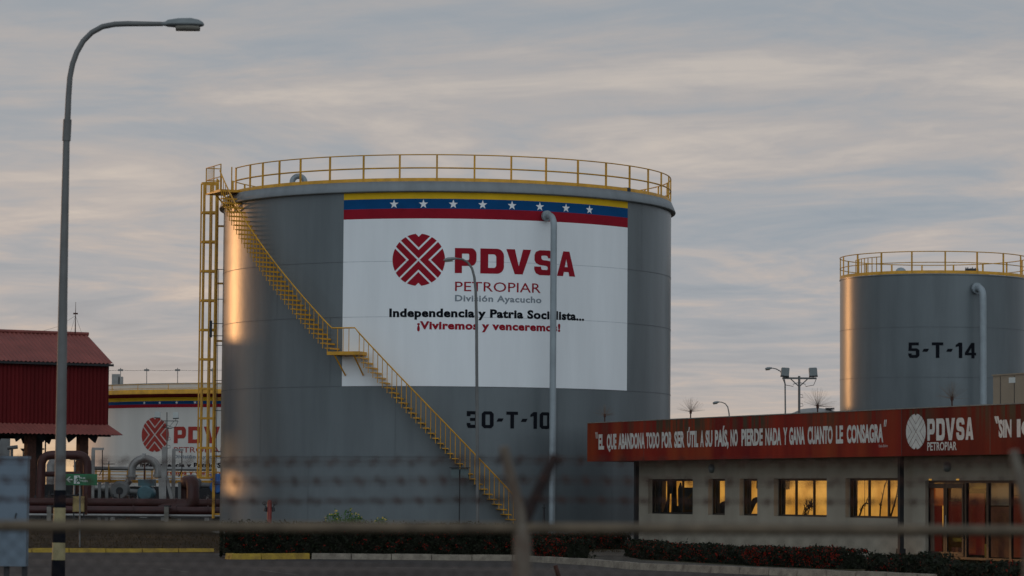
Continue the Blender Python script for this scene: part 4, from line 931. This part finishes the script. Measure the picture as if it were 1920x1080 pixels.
# silver gooseneck and header
Yp2 = 136
pts = elbowed([P3(247, 897, Yp2), P3(247, 860, Yp2), P3(272, 857, Yp2), P3(298, 860, Yp2), P3(296, 893, Yp2)], .42)
pts = [P3(247, 900, Yp2), P3(247, 882, Yp2)] + [P3(271.5 - 24.5 * math.cos(t), 882 - 22 * math.sin(t), Yp2) for t in [math.pi * i / 14 for i in range(1, 14)]] + [P3(296, 882, Yp2), P3(296, 896, Yp2)]
t = pipe_thing('silver_gooseneck', 'fat silver gooseneck pipe arching above the teal pump', 'pipe', pts, .17, 'silver', n=16)
for x, y in ((247, 893), (296, 892)): c = P3(x, y, Yp2); MB().tube([c - Vector((0, 0, .05)), c + Vector((0, 0, .05))], .24, 16).build('flange', 'silver', t)
c = P3(270, 859, Yp2); MB().tube([c - Vector((.07, 0, .0)), c + Vector((.07, 0, 0))], .21, 16).build('flange', 'silver', t)
pipe_thing('silver_header_pipe', 'long silver header pipe running level in front of the white tank', 'pipe', [P3(160, 878, 139), P3(400, 879.5, 139)], .085, 'silver')
t = pipe_thing('silver_suction_pipe', 'lagged silver pipe leading into the pump volute behind the green sign', 'pipe', elbowed([P3(165, 914, 137), P3(232, 915, 137), P3(243, 900, 137)], .3), .15, 'silver')
mb = MB()
for x in (195, 203, 211, 219): c = P3(x, 914.5, 137); mb.tube([c - Vector((.06, 0, 0)), c + Vector((.06, 0, 0))], .2, 14)
mb.build('flange', 'silver', t)
# pumps
def pump(x, y, Y, r, mt, label):
    c = P3(x, y, Y); t = thing('pump', label, 'pump', (c.x, Y, G0), 'pumps in the pipe yard')
    MB().tube([c - Vector((0, .7, 0)), c - Vector((0, .66, 0)), c + Vector((0, .6, 0))], [r * .8, r, r], 20).build('motor', mt, t)
    MB().box(c + Vector((0, .1, r + .12)), (r * 2.1, .7, .28)).build('terminal_box', mt, t)
    z0 = G0; MB().box((c.x, Y, (z0 + c.z - r) / 2), (r * 2.4, 1.7, c.z - r - z0)).build('plinth', 'dark', t)
    v = c + Vector((-1.15, .1, .1)); mb = MB(); mb.tube([v - Vector((0, .18, 0)), v - Vector((0, .12, 0)), v + Vector((0, .15, 0))], [.32, .43, .43], 20); mb.tube([v, v + Vector((.9, 0, -.05))], .12, 10); mb.build('volute', 'pole', t)
    MB().tube([v - Vector((0, .19, 0)), v - Vector((0, .17, 0))], .16, 14).build('cover', 'dark', t)
    return t
pump(275, 925, 134.5, .33, 'teal', 'pump with round teal motor below the silver gooseneck')
pump(409, 913, 135.5, .30, 'bluem', 'pump with bright blue motor close to the huge tank, behind the ladder')
# frames and posts
def goal(xa, xb, ytop, ybot, Y, label, mt='silver'):
    a, b2 = P3(xa, ytop, Y), P3(xb, ytop + 1, Y); t = thing('pipe_gantry', label, 'pipe gantry', (a.x, Y, G0), 'pale pipe gantries')
    MB().box((a.x, Y, (a.z + G0) / 2), (.14, .14, a.z - G0)).build('post', mt, t)
    MB().box((a + b2) / 2 + Vector((0, 0, .02)), ((b2 - a).length + .12, .12, .1)).build('beam', mt, t)
    MB().tube([b2, P3(xb, ytop + 38, Y), P3(xb - 6, ytop + 50, Y)], .022, 5).build('hose', 'dark', t)
goal(175, 192, 842, 945, 133, 'pale square pipe gantry standing just right of the shelter column')
goal(326, 341, 844, 948, 133, 'pale square pipe gantry standing right of the bright braced post')
t = thing('braced_post', 'thick bright post with slanted brace in the middle of the pipe yard', 'post', (P3(308, 950, 132).x, 132, G0))
a = P3(308.5, 838, 132); MB().box((a.x, 132, (a.z + G0) / 2), (.2, .2, a.z - G0)).build('post', 'silver', t)
for xa, ya, xb, yb in ((312, 893, 325, 950), (300, 896, 302, 946)):
    q0, q1 = P3(xa, ya, 132), P3(xb, yb, 132); MB().box((q0 + q1) / 2, (.13, .13, (q1 - q0).length), 0, (Vector((1, 0, 0)), Vector((0, 1, 0)), (q1 - q0).normalized())).build('brace', 'silver', t)
for i, (xa, lab) in enumerate(((187, 'left of two short grey bollard posts in the pipe yard'), (200.5, 'right of two short grey bollard posts in the pipe yard'), (337, 'short grey bollard post beside the red pipe hoop'))):
    q = P3(xa, 905, 130.2); t = MB().box((q.x, 130.2, (q.z + G0) / 2), (.12, .12, q.z - G0)).box((q.x, 130.2, q.z + .01), (.16, .16, .04)).build('bollard_post', 'pole', None, (q.x, 130.2, G0)); tag(t, lab, 'post', 'short posts in the pipe yard')
# yellow walkway
wk = thing('yellow_walkway', 'low yellow steel walkway with handrails before the white tank', 'walkway', (P3(280, 905, 142).x, 142, G0))
a, b2 = P3(168, 902, 142), P3(420, 904, 142); MB().box((a + b2) / 2, (b2.x - a.x, .8, .13)).build('deck', 'ysteel', wk)
mb = MB()
for y in (884, 890, 896): mb.tube([P3(168, y, 141.7), P3(420, y + 1.6, 141.7)], .018, 4)
mb.build('handrail', 'ysteel', wk)
for x in (180, 193, 206, 239, 272, 285, 312, 340, 372, 405): MB().box(P3(x, 892, 141.7), (.06, .06, .65)).build('rail_post', 'ysteel', wk)
for x in (175, 240, 310, 380): q = P3(x, 905, 142); MB().box((q.x, 142, (q.z + G0) / 2), (.1, .1, q.z - G0)).build('leg', 'dark', wk)
# valve stands with handwheels
def valve(x, y, Y, label, mt='rust', r=.16, group='handwheel valves in the pipe yard', zb=G0):
    c = P3(x, y, Y); t = thing('handwheel_valve', label, 'valve', (c.x, Y, zb), group)
    MB().tube([(c.x, Y, zb), (c.x, Y, zb + .5), c], [.11, .05, .03], 8).tube([(c.x - .14, Y, zb + .45), (c.x + .14, Y, zb + .45)], .1, 8).build('stem', mt, t)
    w_ = MB().tube([c + Vector((r * math.cos(2 * math.pi * i / 16), r * math.sin(2 * math.pi * i / 16), 0)) for i in range(16)], .016, 5, closed=True)
    for i in range(4): w_.tube([c, c + Vector((r * math.cos(i * 1.571), r * math.sin(i * 1.571), 0))], .012, 4)
    w_.tube([c, c + Vector((0, 0, .12))], .02, 5); w_.build('handwheel', 'dark', t)
valve(204, 870, 138.5, 'dark handwheel valve standing above the silver header pipe', 'ysteel', .26)
valve(140, 862, 133.5, 'handwheel valve rising above the red pipe loop', 'silver', .2)
valve(271, 870, 138, 'red stemmed handwheel valve framed by the silver gooseneck', 'maroon', .2)
valve(224, 925, 132, 'low dark valve left of the teal pump', 'dark', .13); valve(240, 930, 131.5, 'low rusty valve nearest the teal pump', 'rust', .13); valve(212, 932, 131.8, 'low silver valve behind the maroon pipes', 'silver', .12)
valve(388, 930, 132.2, 'low silver valve behind the caged ladder', 'silver', .13)
valve(110, 905, 134, 'handwheel valve hidden in the dark below the shelter', 'silver', .15)
random.seed(3)
bits = []
for i in range(90):      # small bore tubing, brackets and flanges along the pump row
    x = random.uniform(172, 412); Yk = random.uniform(132.5, 137.5); z0 = G0 + random.uniform(0, .9); x0 = P3(x, 900, Yk).x; k = random.random(); mb = MB(); bits.append(('small_pipe', mb))
    if k < .4: mb.tube([(x0, Yk, G0 + .1), (x0, Yk, z0 + .25)], random.uniform(.02, .06), 6)
    elif k < .75: mb.tube([(x0, Yk, z0), (x0 + random.uniform(.2, .7), Yk, z0)], random.uniform(.025, .07), 7)
    else: mb.tube([(x0, Yk - .04, z0), (x0, Yk + .04, z0)], random.uniform(.07, .14), 10)
sk = thing('pump_skid', 'dark pump skid crowded with small pipes behind the maroon pipes', 'pump skid', (P3(290, 930, 135).x, 135, G0))
for nm, b_1 in bits: b_1.build(nm, random.choice(('rust', 'dark', 'dark', 'maroon')), sk)
bits = []
for i in range(48):
    x = random.uniform(172, 412); Yk = random.uniform(132.3, 137); z0 = G0 + random.uniform(.1, 1.0); x0 = P3(x, 900, Yk).x; mb = MB(); bits.append(('fitting', mb))
    if random.random() < .5: mb.tube([(x0, Yk, z0), (x0 + random.uniform(.1, .4), Yk, z0)], random.uniform(.03, .08), 7)
    else: mb.tube([(x0, Yk, z0 - .1), (x0, Yk, z0 + .2)], random.uniform(.03, .07), 7)
for nm, b_1 in bits: b_1.build(nm, random.choice(('silver', 'dark', 'pole')), sk)
MB().box((P3(292, 930, 137.5).x, 137.8, G0 + .72), (5.6, .3, 1.44)).box((P3(292, 930, 137.5).x, 135, G0 + .06), (5.6, 4.5, .12)).build('base_frame', 'dark', sk)
sk2 = thing('pump_skid', 'shadowy machinery skid beneath the red shelter', 'pump skid', (P3(100, 930, 135).x, 135, G0))
bits = []
for i in range(60):
    x = random.uniform(58, 160); Yk = random.uniform(132.5, 136.5); z0 = G0 + random.uniform(0, 1.1); x0 = P3(x, 900, Yk).x; mb = MB(); bits.append(mb)
    if random.random() < .5: mb.tube([(x0, Yk, G0), (x0, Yk, z0 + .3)], random.uniform(.03, .09), 6)
    else: mb.tube([(x0, Yk, z0), (x0 + random.uniform(.2, .7), Yk, z0)], random.uniform(.03, .09), 7)
for b_1 in bits: b_1.build('small_pipe', 'dark', sk2)
mb = MB(); MB().box((P3(105, 930, 137).x, 137.3, G0 + .75), (2.4, .3, 1.5)).box((P3(105, 930, 135).x, 135, G0 + .06), (2.6, 4, .12)).build('base_frame', 'dark', sk2)
# vertical vessel and small lamp glimpsed under the shelter
q = P3(104, 885, 146); vs_ = thing('vertical_vessel', 'small pale domed vessel seen through the red pipe loop', 'vessel', (q.x, 146, G0))
MB().lathe((q.x, 146), [(.42, G0), (.42, P3(104, 872, 146).z), (.3, P3(104, 862, 146).z), (.12, P3(104, 858, 146).z), (.01, P3(104, 857, 146).z)], 24).build('shell', 'silver', vs_)
q = P3(145, 875, 141); vs_ = thing('vertical_vessel', 'squat pale drum right inside the red pipe loop', 'vessel', (q.x, 141, G0))
MB().lathe((q.x, 141), [(.16, G0), (.16, P3(145, 868, 141).z), (.17, P3(145, 866, 141).z), (.01, P3(145, 865, 141).z)], 20).build('shell', 'silver', vs_)
MB().lathe((q.x, 141), [(.17, P3(145, 875, 141).z), (.19, P3(145, 875, 141).z), (.19, P3(145, 873, 141).z)], 20).build('band', 'dark', vs_)
q = P3(43.5, 900, 150); t = thing('yard_lamp', 'tiny post lamp silhouetted under the shelter against the glowing horizon', 'lamp', (q.x, 150, G0))
MB().tube([(q.x, 150, G0), P3(43.5, 846, 150)], .03, 6).build('post', 'dark', t); a = P3(43.5, 846, 150); MB().tube([a, a + Vector((0, 0, .1)), a + Vector((0, 0, .13))], [.05, .13, .13], 10).build('head', 'dark', t)
q = P3(8, 850, 148); vs_ = thing('vertical_vessel', 'grey green vessel at the far left edge under the shelter', 'vessel', (q.x, 148, G0))
MB().lathe((q.x, 148), [(.27, G0), (.27, P3(8, 822, 148).z + .3), (.01, P3(8, 822, 148).z + .4)], 20).build('shell', 'pole', vs_); MB().tube([P3(-2, 826, 147.6), P3(-2, 858, 147.6)], .03, 5).build('pipe', 'dark', vs_)
t = pipe_thing('outlet_pipe', 'short capped pipe tee silhouetted above the pale cabinet', 'pipe', [P3(22, 870, 147), P3(22, 842, 147)], .07, 'pole'); MB().tube([P3(14, 840, 147), P3(33, 838, 147)], .09, 8).box(P3(27, 839, 147), (.2, .2, .12)).build('tee', 'pole', t)
q = P3(85, 860, 143); t = thing('stack_pipe', 'thin tall vent stack between the shelter columns', 'pipe', (q.x, 143, G0)); MB().tube([(q.x, 143, G0), P3(85.5, 815, 143)], .035, 6).build('pipe', 'dark', t); MB().box(P3(80, 842, 143), (.14, .1, .07)).build('bracket', 'dark', t)
# yellow junction box
q = P3(148, 945, 126); t = thing('junction_box', 'dull yellow junction box standing behind the green sign post', 'junction box', (q.x, 126, .65))
MB().box(q, (.46, .25, .62)).build('box', mat('dull_yellow', (.28, .20, .07), .6, 0, .2, 5), t); MB().box(q + Vector((.02, -.13, 0)), (.38, .02, .54)).build('lid', mat('dull_yellow_lid', (.33, .24, .09), .6, 0, .2, 5), t)
for s_ in (-.2, .2): MB().box((q.x + s_, 126, (q.z + .65) / 2 - .1), (.05, .05, q.z - .65)).build('leg', 'dark', t)
MB().box(q + Vector((.28, .05, .0)), (.1, .1, .85)).build('post', 'rust', t)
# green evacuation sign
Ys = 100.0; q = P3(149.5, 1020, Ys); gs = thing('evacuation_sign', 'green evacuation route sign with white arrow on a thin pole', 'sign', (q.x, Ys, gz(q.x, Ys)))
MB().tube([(q.x, Ys, gz(q.x, Ys) - .05), P3(149.8, 900, Ys)], .028, 8).build('pole', 'pole', gs)
a, b2 = P3(119.5, 888.5, Ys - .05), P3(182, 910, Ys - .05); pn = MB().box((a + b2) / 2, (b2.x - a.x, .02, a.z - b2.z)).build('panel', 'green', gs)
def sg(px, py): v = P3(px, py, Ys - .064); return (v.x, v.z)
def flat_sign(name, blocks, mt):
    mb = MB()
    for vs, fs in blocks: mb.add([(u, Ys - .064, v) for u, v in vs], [tuple(f) for f in fs])
    return mb.build(name, mt, pn)
ar = [sg(124, 899), sg(130, 893.5), sg(132.5, 893.5), sg(128.5, 898), sg(136, 898), sg(136, 900.4), sg(128.5, 900.4), sg(132.5, 904.5), sg(130, 904.5)]
flat_sign('arrow', [(ar, [(0, 8, 7, 6, 3, 2, 1), (3, 6, 5, 4)])], 'signw')
d0 = sg(138.7, 891.5); d1 = sg(149.5, 907); 
blk = [([d0, (d1[0], d0[1]), d1, (d0[0], d1[1])], [(0, 3, 2, 1)])]
flat_sign('door_symbol', blk, 'signw')
mbx = MB(); hx, hz_ = sg(146, 894)
yy = Ys - .068
mbx.tube([(hx, yy + .002, hz_), (hx, yy, hz_)], .022, 10)
for pts_ in (((146, 896), (147.5, 900)), ((146, 896.5), (142, 899)), ((146.5, 896.5), (151, 898.5)), ((147.5, 900), (150, 903.5), (153.5, 903)), ((147.5, 900), (144.5, 903), (142.5, 906.5))): mbx.tube([(sg(*p_)[0], yy, sg(*p_)[1]) for p_ in pts_], .014, 5)
mbx.build('running_figure', 'green', pn)
flat_sign('lettering', [text_block('RUTA DE', sg(161, 0)[0], sg(174.5, 0)[0], sg(168, 898.2)[1], sg(168, 894.8)[1], .03), text_block('EVACUACIÓN', sg(157, 0)[0], sg(179, 0)[0], sg(168, 903.8)[1], sg(168, 900.2)[1], .03)], 'signw')

# ================================================================= NEAR THINGS
Yc = 55.0; a = P3(-70, 858, Yc); b2 = P3(48, 1062, Yc)
cb = thing('metal_cabinet', 'pale blue grey metal cabinet on short legs at the bottom left corner', 'cabinet', ((a.x + b2.x) / 2, Yc + .15, 0))
MB().box(((a.x + b2.x) / 2, Yc + .15, (a.z + b2.z) / 2), (b2.x - a.x, .3, a.z - b2.z)).build('body', 'cabinet', cb)
MB().box(((a.x + b2.x) / 2, Yc + .15, a.z + .01), (b2.x - a.x + .03, .34, .05)).build('lid', 'cabinet', cb)
MB().box(P3(-8, 960, Yc - .012), (.012, .012, a.z - b2.z - .1)).build('door_joint', 'dark', cb)
MB().tube([P3(28, 972, Yc - .04), P3(30.5, 962, Yc - .04)], .012, 6).build('handle', 'dark', cb)
for px in (-60, -20, 12, 46): q = P3(px, 1070, Yc + .1); MB().box((q.x, Yc + .12, b2.z / 2), (.09, .09, b2.z)).build('leg', 'dark', cb)
# hydrant
Yh = 104.0; q = P3(505.5, 937, Yh); hyd = thing('hydrant', 'rust red standpipe hydrant with two black outlets before the huge tank', 'hydrant', (q.x, Yh, gz(q.x, Yh)))
zb = gz(q.x, Yh); MB().tube([(q.x, Yh, zb - .1), (q.x, Yh, q.z - .1), (q.x, Yh, q.z - .03), (q.x, Yh, q.z)], [.075, .075, .06, .02], 12).build('standpipe', 'hydrantred', hyd)
for s_ in (-1, 1):
    c = Vector((q.x + s_ * .12, Yh, q.z - .26)); o = MB().tube([(q.x, Yh, c.z), c], .035, 8).tube([c, c - Vector((-s_ * .02, 0, .13))], [.045, .055], 8).build('outlet', 'dark', hyd)
    cc = c + Vector((s_ * .05, 0, .14)); w_ = MB().tube([cc + Vector((.065 * math.cos(.785 * i), .0, .05 * math.sin(.785 * i))) for i in range(8)], .012, 4, closed=True).tube([c, cc], .012, 4); w_.build('handwheel', 'dark', o)
valve(1020, 952, 106.3, 'dark valve cluster at the foot of the tall grey riser pipe', 'dark', .07, group=None, zb=gz(1.1, 106.3))
# twin enclosure under the stairs
q = P3(862, 887, 106.5); t = thing('control_box_pair', 'pair of grey green control boxes on a thin stand under the stairs', 'control box', (q.x, 106.5, gz(q.x, 106.5)))
for s_ in (-1, 1): MB().box(q + Vector((s_ * .155, 0, 0)), (.27, .15, .32)).build('enclosure', mat('box_grey_green', (.08, .11, .11), .5, 0, .2, 4), t)
MB().tube([(q.x, 106.55, gz(q.x, 106.5)), (q.x, 106.55, q.z + .1)], .022, 6).box(q + Vector((0, .0, .18)), (.7, .3, .03)).build('stand', 'dark', t)
# rusty stub by the kerb
q0, q1 = P3(1041, 1060, 70), P3(1051, 1092, 70); t = MB().tube([q0, q1, Vector((q1.x + .05, 70, 0))], [.05, .055, .05], 7).build('rusty_stub', 'rust', None, (q1.x, 70, 0)); tag(t, 'leaning rust red stub post on the road before the kerb', 'stub post')

# ================================================================= HEDGES AND PLANTS
random.seed(11)
def leaves(mb, c, sz, m=0):
    a = Vector((random.gauss(0, 1), random.gauss(0, 1), random.gauss(0, 1))).normalized(); b = a.orthogonal().normalized(); b = (Matrix.Rotation(random.uniform(0, 6.28), 3, a) @ b)
    d = a.cross(b); mb.add([c - b * sz, c - d * sz * .45, c + b * sz, c + d * sz * .45], [(0, 1, 2, 3)], m)
def hedge(line, dep, h, label, nleaf, nflow, z0=.05, lump=.10, group='clipped flowering hedges'):
    """line of the hedge's front foot on the ground, body built behind it"""
    L = [Vector((x, y, 0)) for x, y in line]; mid = sum(L, Vector()) / len(L); t = thing('hedge', label, 'hedge', (mid.x, mid.y, z0), group)
    seg = [(L[i + 1] - L[i]).length for i in range(len(L) - 1)]; tot = sum(seg)
    ph = [random.uniform(0, 6) for _ in range(6)]
    def pos(s, v, w):
        s = max(0, min(tot - 1e-4, s)); i = 0; r = s
        while r > seg[i] and i < len(seg) - 1: r -= seg[i]; i += 1
        d = (L[i + 1] - L[i]).normalized(); nb = Vector((-d.y, d.x, 0)); nb = nb if nb.y > 0 else -nb
        hh = h * (1 + lump * (.5 * math.sin(s * 1.7 + ph[0]) + .5 * math.sin(s * 4.3 + ph[1]) + .3 * math.sin(s * 9 + ph[2])))
        return L[i] + d * r + nb * (v * dep + .06 * math.sin(s * 3.1 + ph[3])) + Vector((0, 0, z0 + w * hh))
    core = MB(); n = max(4, int(tot / .25)); vs = []
    for i in range(n + 1):
        s = .12 + (tot - .24) * i / n
        for v, w_ in ((.12, .04), (.08, .5), (.14, .88), (.86, .88), (.92, .5), (.88, .04)): vs.append(pos(s, v + random.uniform(-.03, .03), w_ * random.uniform(.93, 1)))
    core.add(vs, [(i * 6 + j, i * 6 + j + 1, (i + 1) * 6 + j + 1, (i + 1) * 6 + j) for i in range(n) for j in range(5)] + [(0, 1, 2, 3, 4, 5), tuple(n * 6 + 5 - k for k in range(6))])
    for _ in range(nleaf):
        s = random.uniform(0, tot); k = random.random(); e = random.gauss(0, .04)
        if k < .5: c = pos(s, e, random.uniform(.02, 1))
        elif k < .85: c = pos(s, random.uniform(0, 1), 1 + e * 1.5)
        elif k < .93: c = pos(random.choice((0, tot)) + random.uniform(-.05, .05), random.random(), random.random())
        else: c = pos(s, random.uniform(-.02, .3), 1 + abs(random.gauss(0, .09)))
        leaves(core, c, random.uniform(.03, .065))
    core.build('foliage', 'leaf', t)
    fl_ = MB()
    for _ in range(nflow // 3):
        s = random.uniform(0, tot); c0 = pos(s, random.uniform(-.06, .0), random.betavariate(1.6, 1.3)) if random.random() < .62 else pos(s, random.uniform(-.05, .9), 1.02 + random.uniform(0, .05))
        for _ in range(random.choice((2, 3, 4, 7))): leaves(fl_, c0 + Vector((random.gauss(0, .035), random.gauss(0, .03), random.gauss(0, .03))), random.uniform(.018, .034))
    fl_.build('flowers', 'flower', t); return t
def gp(x, y, z=.09): return gnd(x, y, z)
hx0 = P3(416, 1040, 89.4).x; hx1 = P3(972, 1040, 89.4).x
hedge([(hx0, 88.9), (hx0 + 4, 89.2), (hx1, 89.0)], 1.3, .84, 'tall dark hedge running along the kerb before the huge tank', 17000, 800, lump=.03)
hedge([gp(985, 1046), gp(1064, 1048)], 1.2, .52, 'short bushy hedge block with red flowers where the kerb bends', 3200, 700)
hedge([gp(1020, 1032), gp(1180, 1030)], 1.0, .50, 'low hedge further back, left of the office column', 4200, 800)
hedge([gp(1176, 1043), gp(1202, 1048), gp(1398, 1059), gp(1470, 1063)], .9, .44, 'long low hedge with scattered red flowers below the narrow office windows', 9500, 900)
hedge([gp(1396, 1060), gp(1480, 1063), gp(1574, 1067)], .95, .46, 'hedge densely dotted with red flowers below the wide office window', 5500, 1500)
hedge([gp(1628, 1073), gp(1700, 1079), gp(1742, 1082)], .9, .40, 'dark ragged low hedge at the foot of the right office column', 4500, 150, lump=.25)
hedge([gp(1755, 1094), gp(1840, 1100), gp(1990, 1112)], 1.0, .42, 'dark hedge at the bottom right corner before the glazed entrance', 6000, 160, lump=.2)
def weed(x0, x1, y0, Y, label, n, top):
    a = P3(x0, 990, Y); b2 = P3(x1, 990, Y); zb = gz(a.x, Y); t = thing('flowering_weed', label, 'shrub', ((a.x + b2.x) / 2, Y, zb), 'wild bushes behind the tall hedge'); lf, stm, fw = MB(), MB(), MB()
    for i in range(n):
        x = random.uniform(a.x, b2.x); w_ = 1 - abs((x - (a.x + b2.x) / 2) / ((b2.x - a.x) / 2 + .01)) ** 2; zt_ = P3(0, y0, Y).z - random.random() ** 1.5 * .45 - (1 - w_) * top
        y = Y + random.uniform(-.4, .4); q = Vector((x + random.gauss(0, .06), y, zt_)); b0 = Vector((x * .7 + .3 * (a.x + b2.x) / 2, y, zb)); stm.tube([b0, b0.lerp(q, .6) + Vector((random.gauss(0, .04), 0, 0)), q], [.012, .009, .004], 3)
        for _ in range(26): leaves(lf, b0.lerp(q, random.uniform(.45, 1.02)) + Vector((random.gauss(0, .06), random.gauss(0, .06), random.gauss(0, .03))), random.uniform(.03, .055))
        if random.random() < .4: [leaves(fw, q + Vector((random.gauss(0, .02), 0, .03 + random.gauss(0, .02))), .032) for _ in range(4)]
    stm.build('stems', 'leaf2', t); lf.build('leaves', 'leaf2', t); fw.build('flowers', 'flowery', t)
weed(608, 686, 952, 98, 'yellow flowered bright green bush peeping over the tall hedge', 48, .3)
weed(690, 740, 966, 98.5, 'sparser low green bush just right of the bright green bush', 22, .15)
# grass tufts
mb = MB(); random.seed(5)
for _ in range(9000):
    x = random.uniform(-17, 3.5); y = 97.4 + 16 * random.random() ** 1.5
    if x > -7.8 and y < 91: continue
    if (x - TX) ** 2 + (y - TY) ** 2 < 76: continue
    h = random.uniform(.03, .10); d = random.uniform(0, 6.28); w_ = .012; z = max(gz(x, y), .085 if x > -7.8 and y < 101 else 0) - .01; l = random.gauss(0, .04)
    mb.add([(x - w_ * math.cos(d), y - w_ * math.sin(d), z), (x + w_ * math.cos(d), y + w_ * math.sin(d), z), (x + l, y + random.gauss(0, .03), z + h)], [(0, 1, 2)])
for _ in range(5000):
    x = random.uniform(1.5, 13); y = random.uniform(80, 104); 
    L_ = (x - BX) * UX + (y - BY) * UY; o__ = (x - BX) * NX + (y - BY) * NY
    if o__ < .1 and L_ > -1 or o__ > 5.0: continue
    h = random.uniform(.03, .08); d = random.uniform(0, 6.28); w_ = .012
    mb.add([(x - w_ * math.cos(d), y - w_ * math.sin(d), .08), (x + w_ * math.cos(d), y + w_ * math.sin(d), .08), (x + random.gauss(0, .03), y, .085 + h)], [(0, 1, 2)])
tag(mb.build('dry_grass', 'grass'), 'short dry grass on the slope before the tank and pipe yard', 'grass', kind='stuff')

# ================================================================= BARBED WIRE FENCE (16 m away)
Yf = 16.0
fz_ = at(960, 990, Yf).z; fn = thing('chain_link_fence', 'blurred chain link fence in the foreground topped with barbed wire', 'fence', (at(975, 990, Yf).x, Yf, 0))
xl, xr = at(-500, 984, Yf), at(2500, 998, Yf)
MB().tube([xl, at(960, 990, Yf), xr], .029, 12).build('top_rail', 'galv', fn)
xp = at(980, 990, Yf).x; posts = [xp - 3.15, xp, at(1934, 995, Yf).x, at(1934, 995, Yf).x + 2.6]
for i, x in enumerate(posts):
    lean = .0
    q = Vector((x, Yf, fz_ + .02)); po_ = MB().tube([(x, Yf, -.1), (x, Yf, fz_ - .12), (x - .002, Yf, fz_ - .04), (x, Yf, fz_ + .03)], [.047, .046, .044, .032], 12).build('post', 'fencepost', fn)
    if i == 0: continue
    tl = Vector((x - .10, Yf - .06, fz_ + .41)); tr_ = Vector((x + .165, Yf + .08, fz_ + .37)) 
    MB().tube([q, q.lerp(tl, .3) + Vector((-.0, 0, 0)), q.lerp(tl, .7), tl], [.034, .028, .026, .024], 8).build('barb_arm', 'fencepost', po_)
    MB().tube([q, q.lerp(tr_, .5), tr_], [.034, .030, .030], 8).build('barb_arm', 'fencewood', po_)
random.seed(21)
def barbed(z, y0, x0, x1):
    w1 = MB(); n = 120; pts = []
    for i in range(n + 1):
        t = i / n; x = x0 + (x1 - x0) * t; sag = -.012 * math.sin(((x - xp) % 3.0) / 3.0 * math.pi); pts.append((x, y0 + .002 * math.sin(i), z + sag + (x * .006)))
    w1.tube(pts, .0022, 4)
    x = x0
    while x < x1:
        i = int((x - x0) / (x1 - x0) * n); c = Vector(pts[min(i, n)]); c.x = x
        for _ in range(4): d = Vector((random.gauss(0, .4), random.gauss(0, 1), random.gauss(0, 1))).normalized() * .022; w1.tube([c - d, c + d], .0018, 3)
        w1.tube([c - Vector((.012, 0, 0)), c + Vector((.012, 0, 0))], .006, 5)
        x += .105 + random.uniform(-.008, .008)
    return w1
for zz, yy_ in ((.355, -.055), (.255, -.04), (.15, -.02), (.335, .075), (.235, .05), (.14, .025)):
    barbed(fz_ + zz, Yf + yy_, xl.x, xr.x).build('barbed_wire', 'rust', fn)
mb = MB(); s_ = .062; x = xl.x - 2
zt2 = fz_ - .015
while x < xr.x:
    for sg_ in (1, -1):
        a = Vector((x, Yf + .012 * sg_, zt2)); b2 = Vector((x + sg_ * zt2, Yf + .012 * sg_, 0))
        d = (b2 - a).normalized(); u = Vector((0, 1, 0)); v = d.cross(u); r = .0017
        mb.add([a + u * r, a + v * r, a - u * r - v * r, b2 + u * r, b2 + v * r, b2 - u * r - v * r], [(0, 1, 4, 3), (1, 2, 5, 4), (2, 0, 3, 5)])
    x += s_ * 1.414
mb.build('wire_mesh', 'mesh', fn)
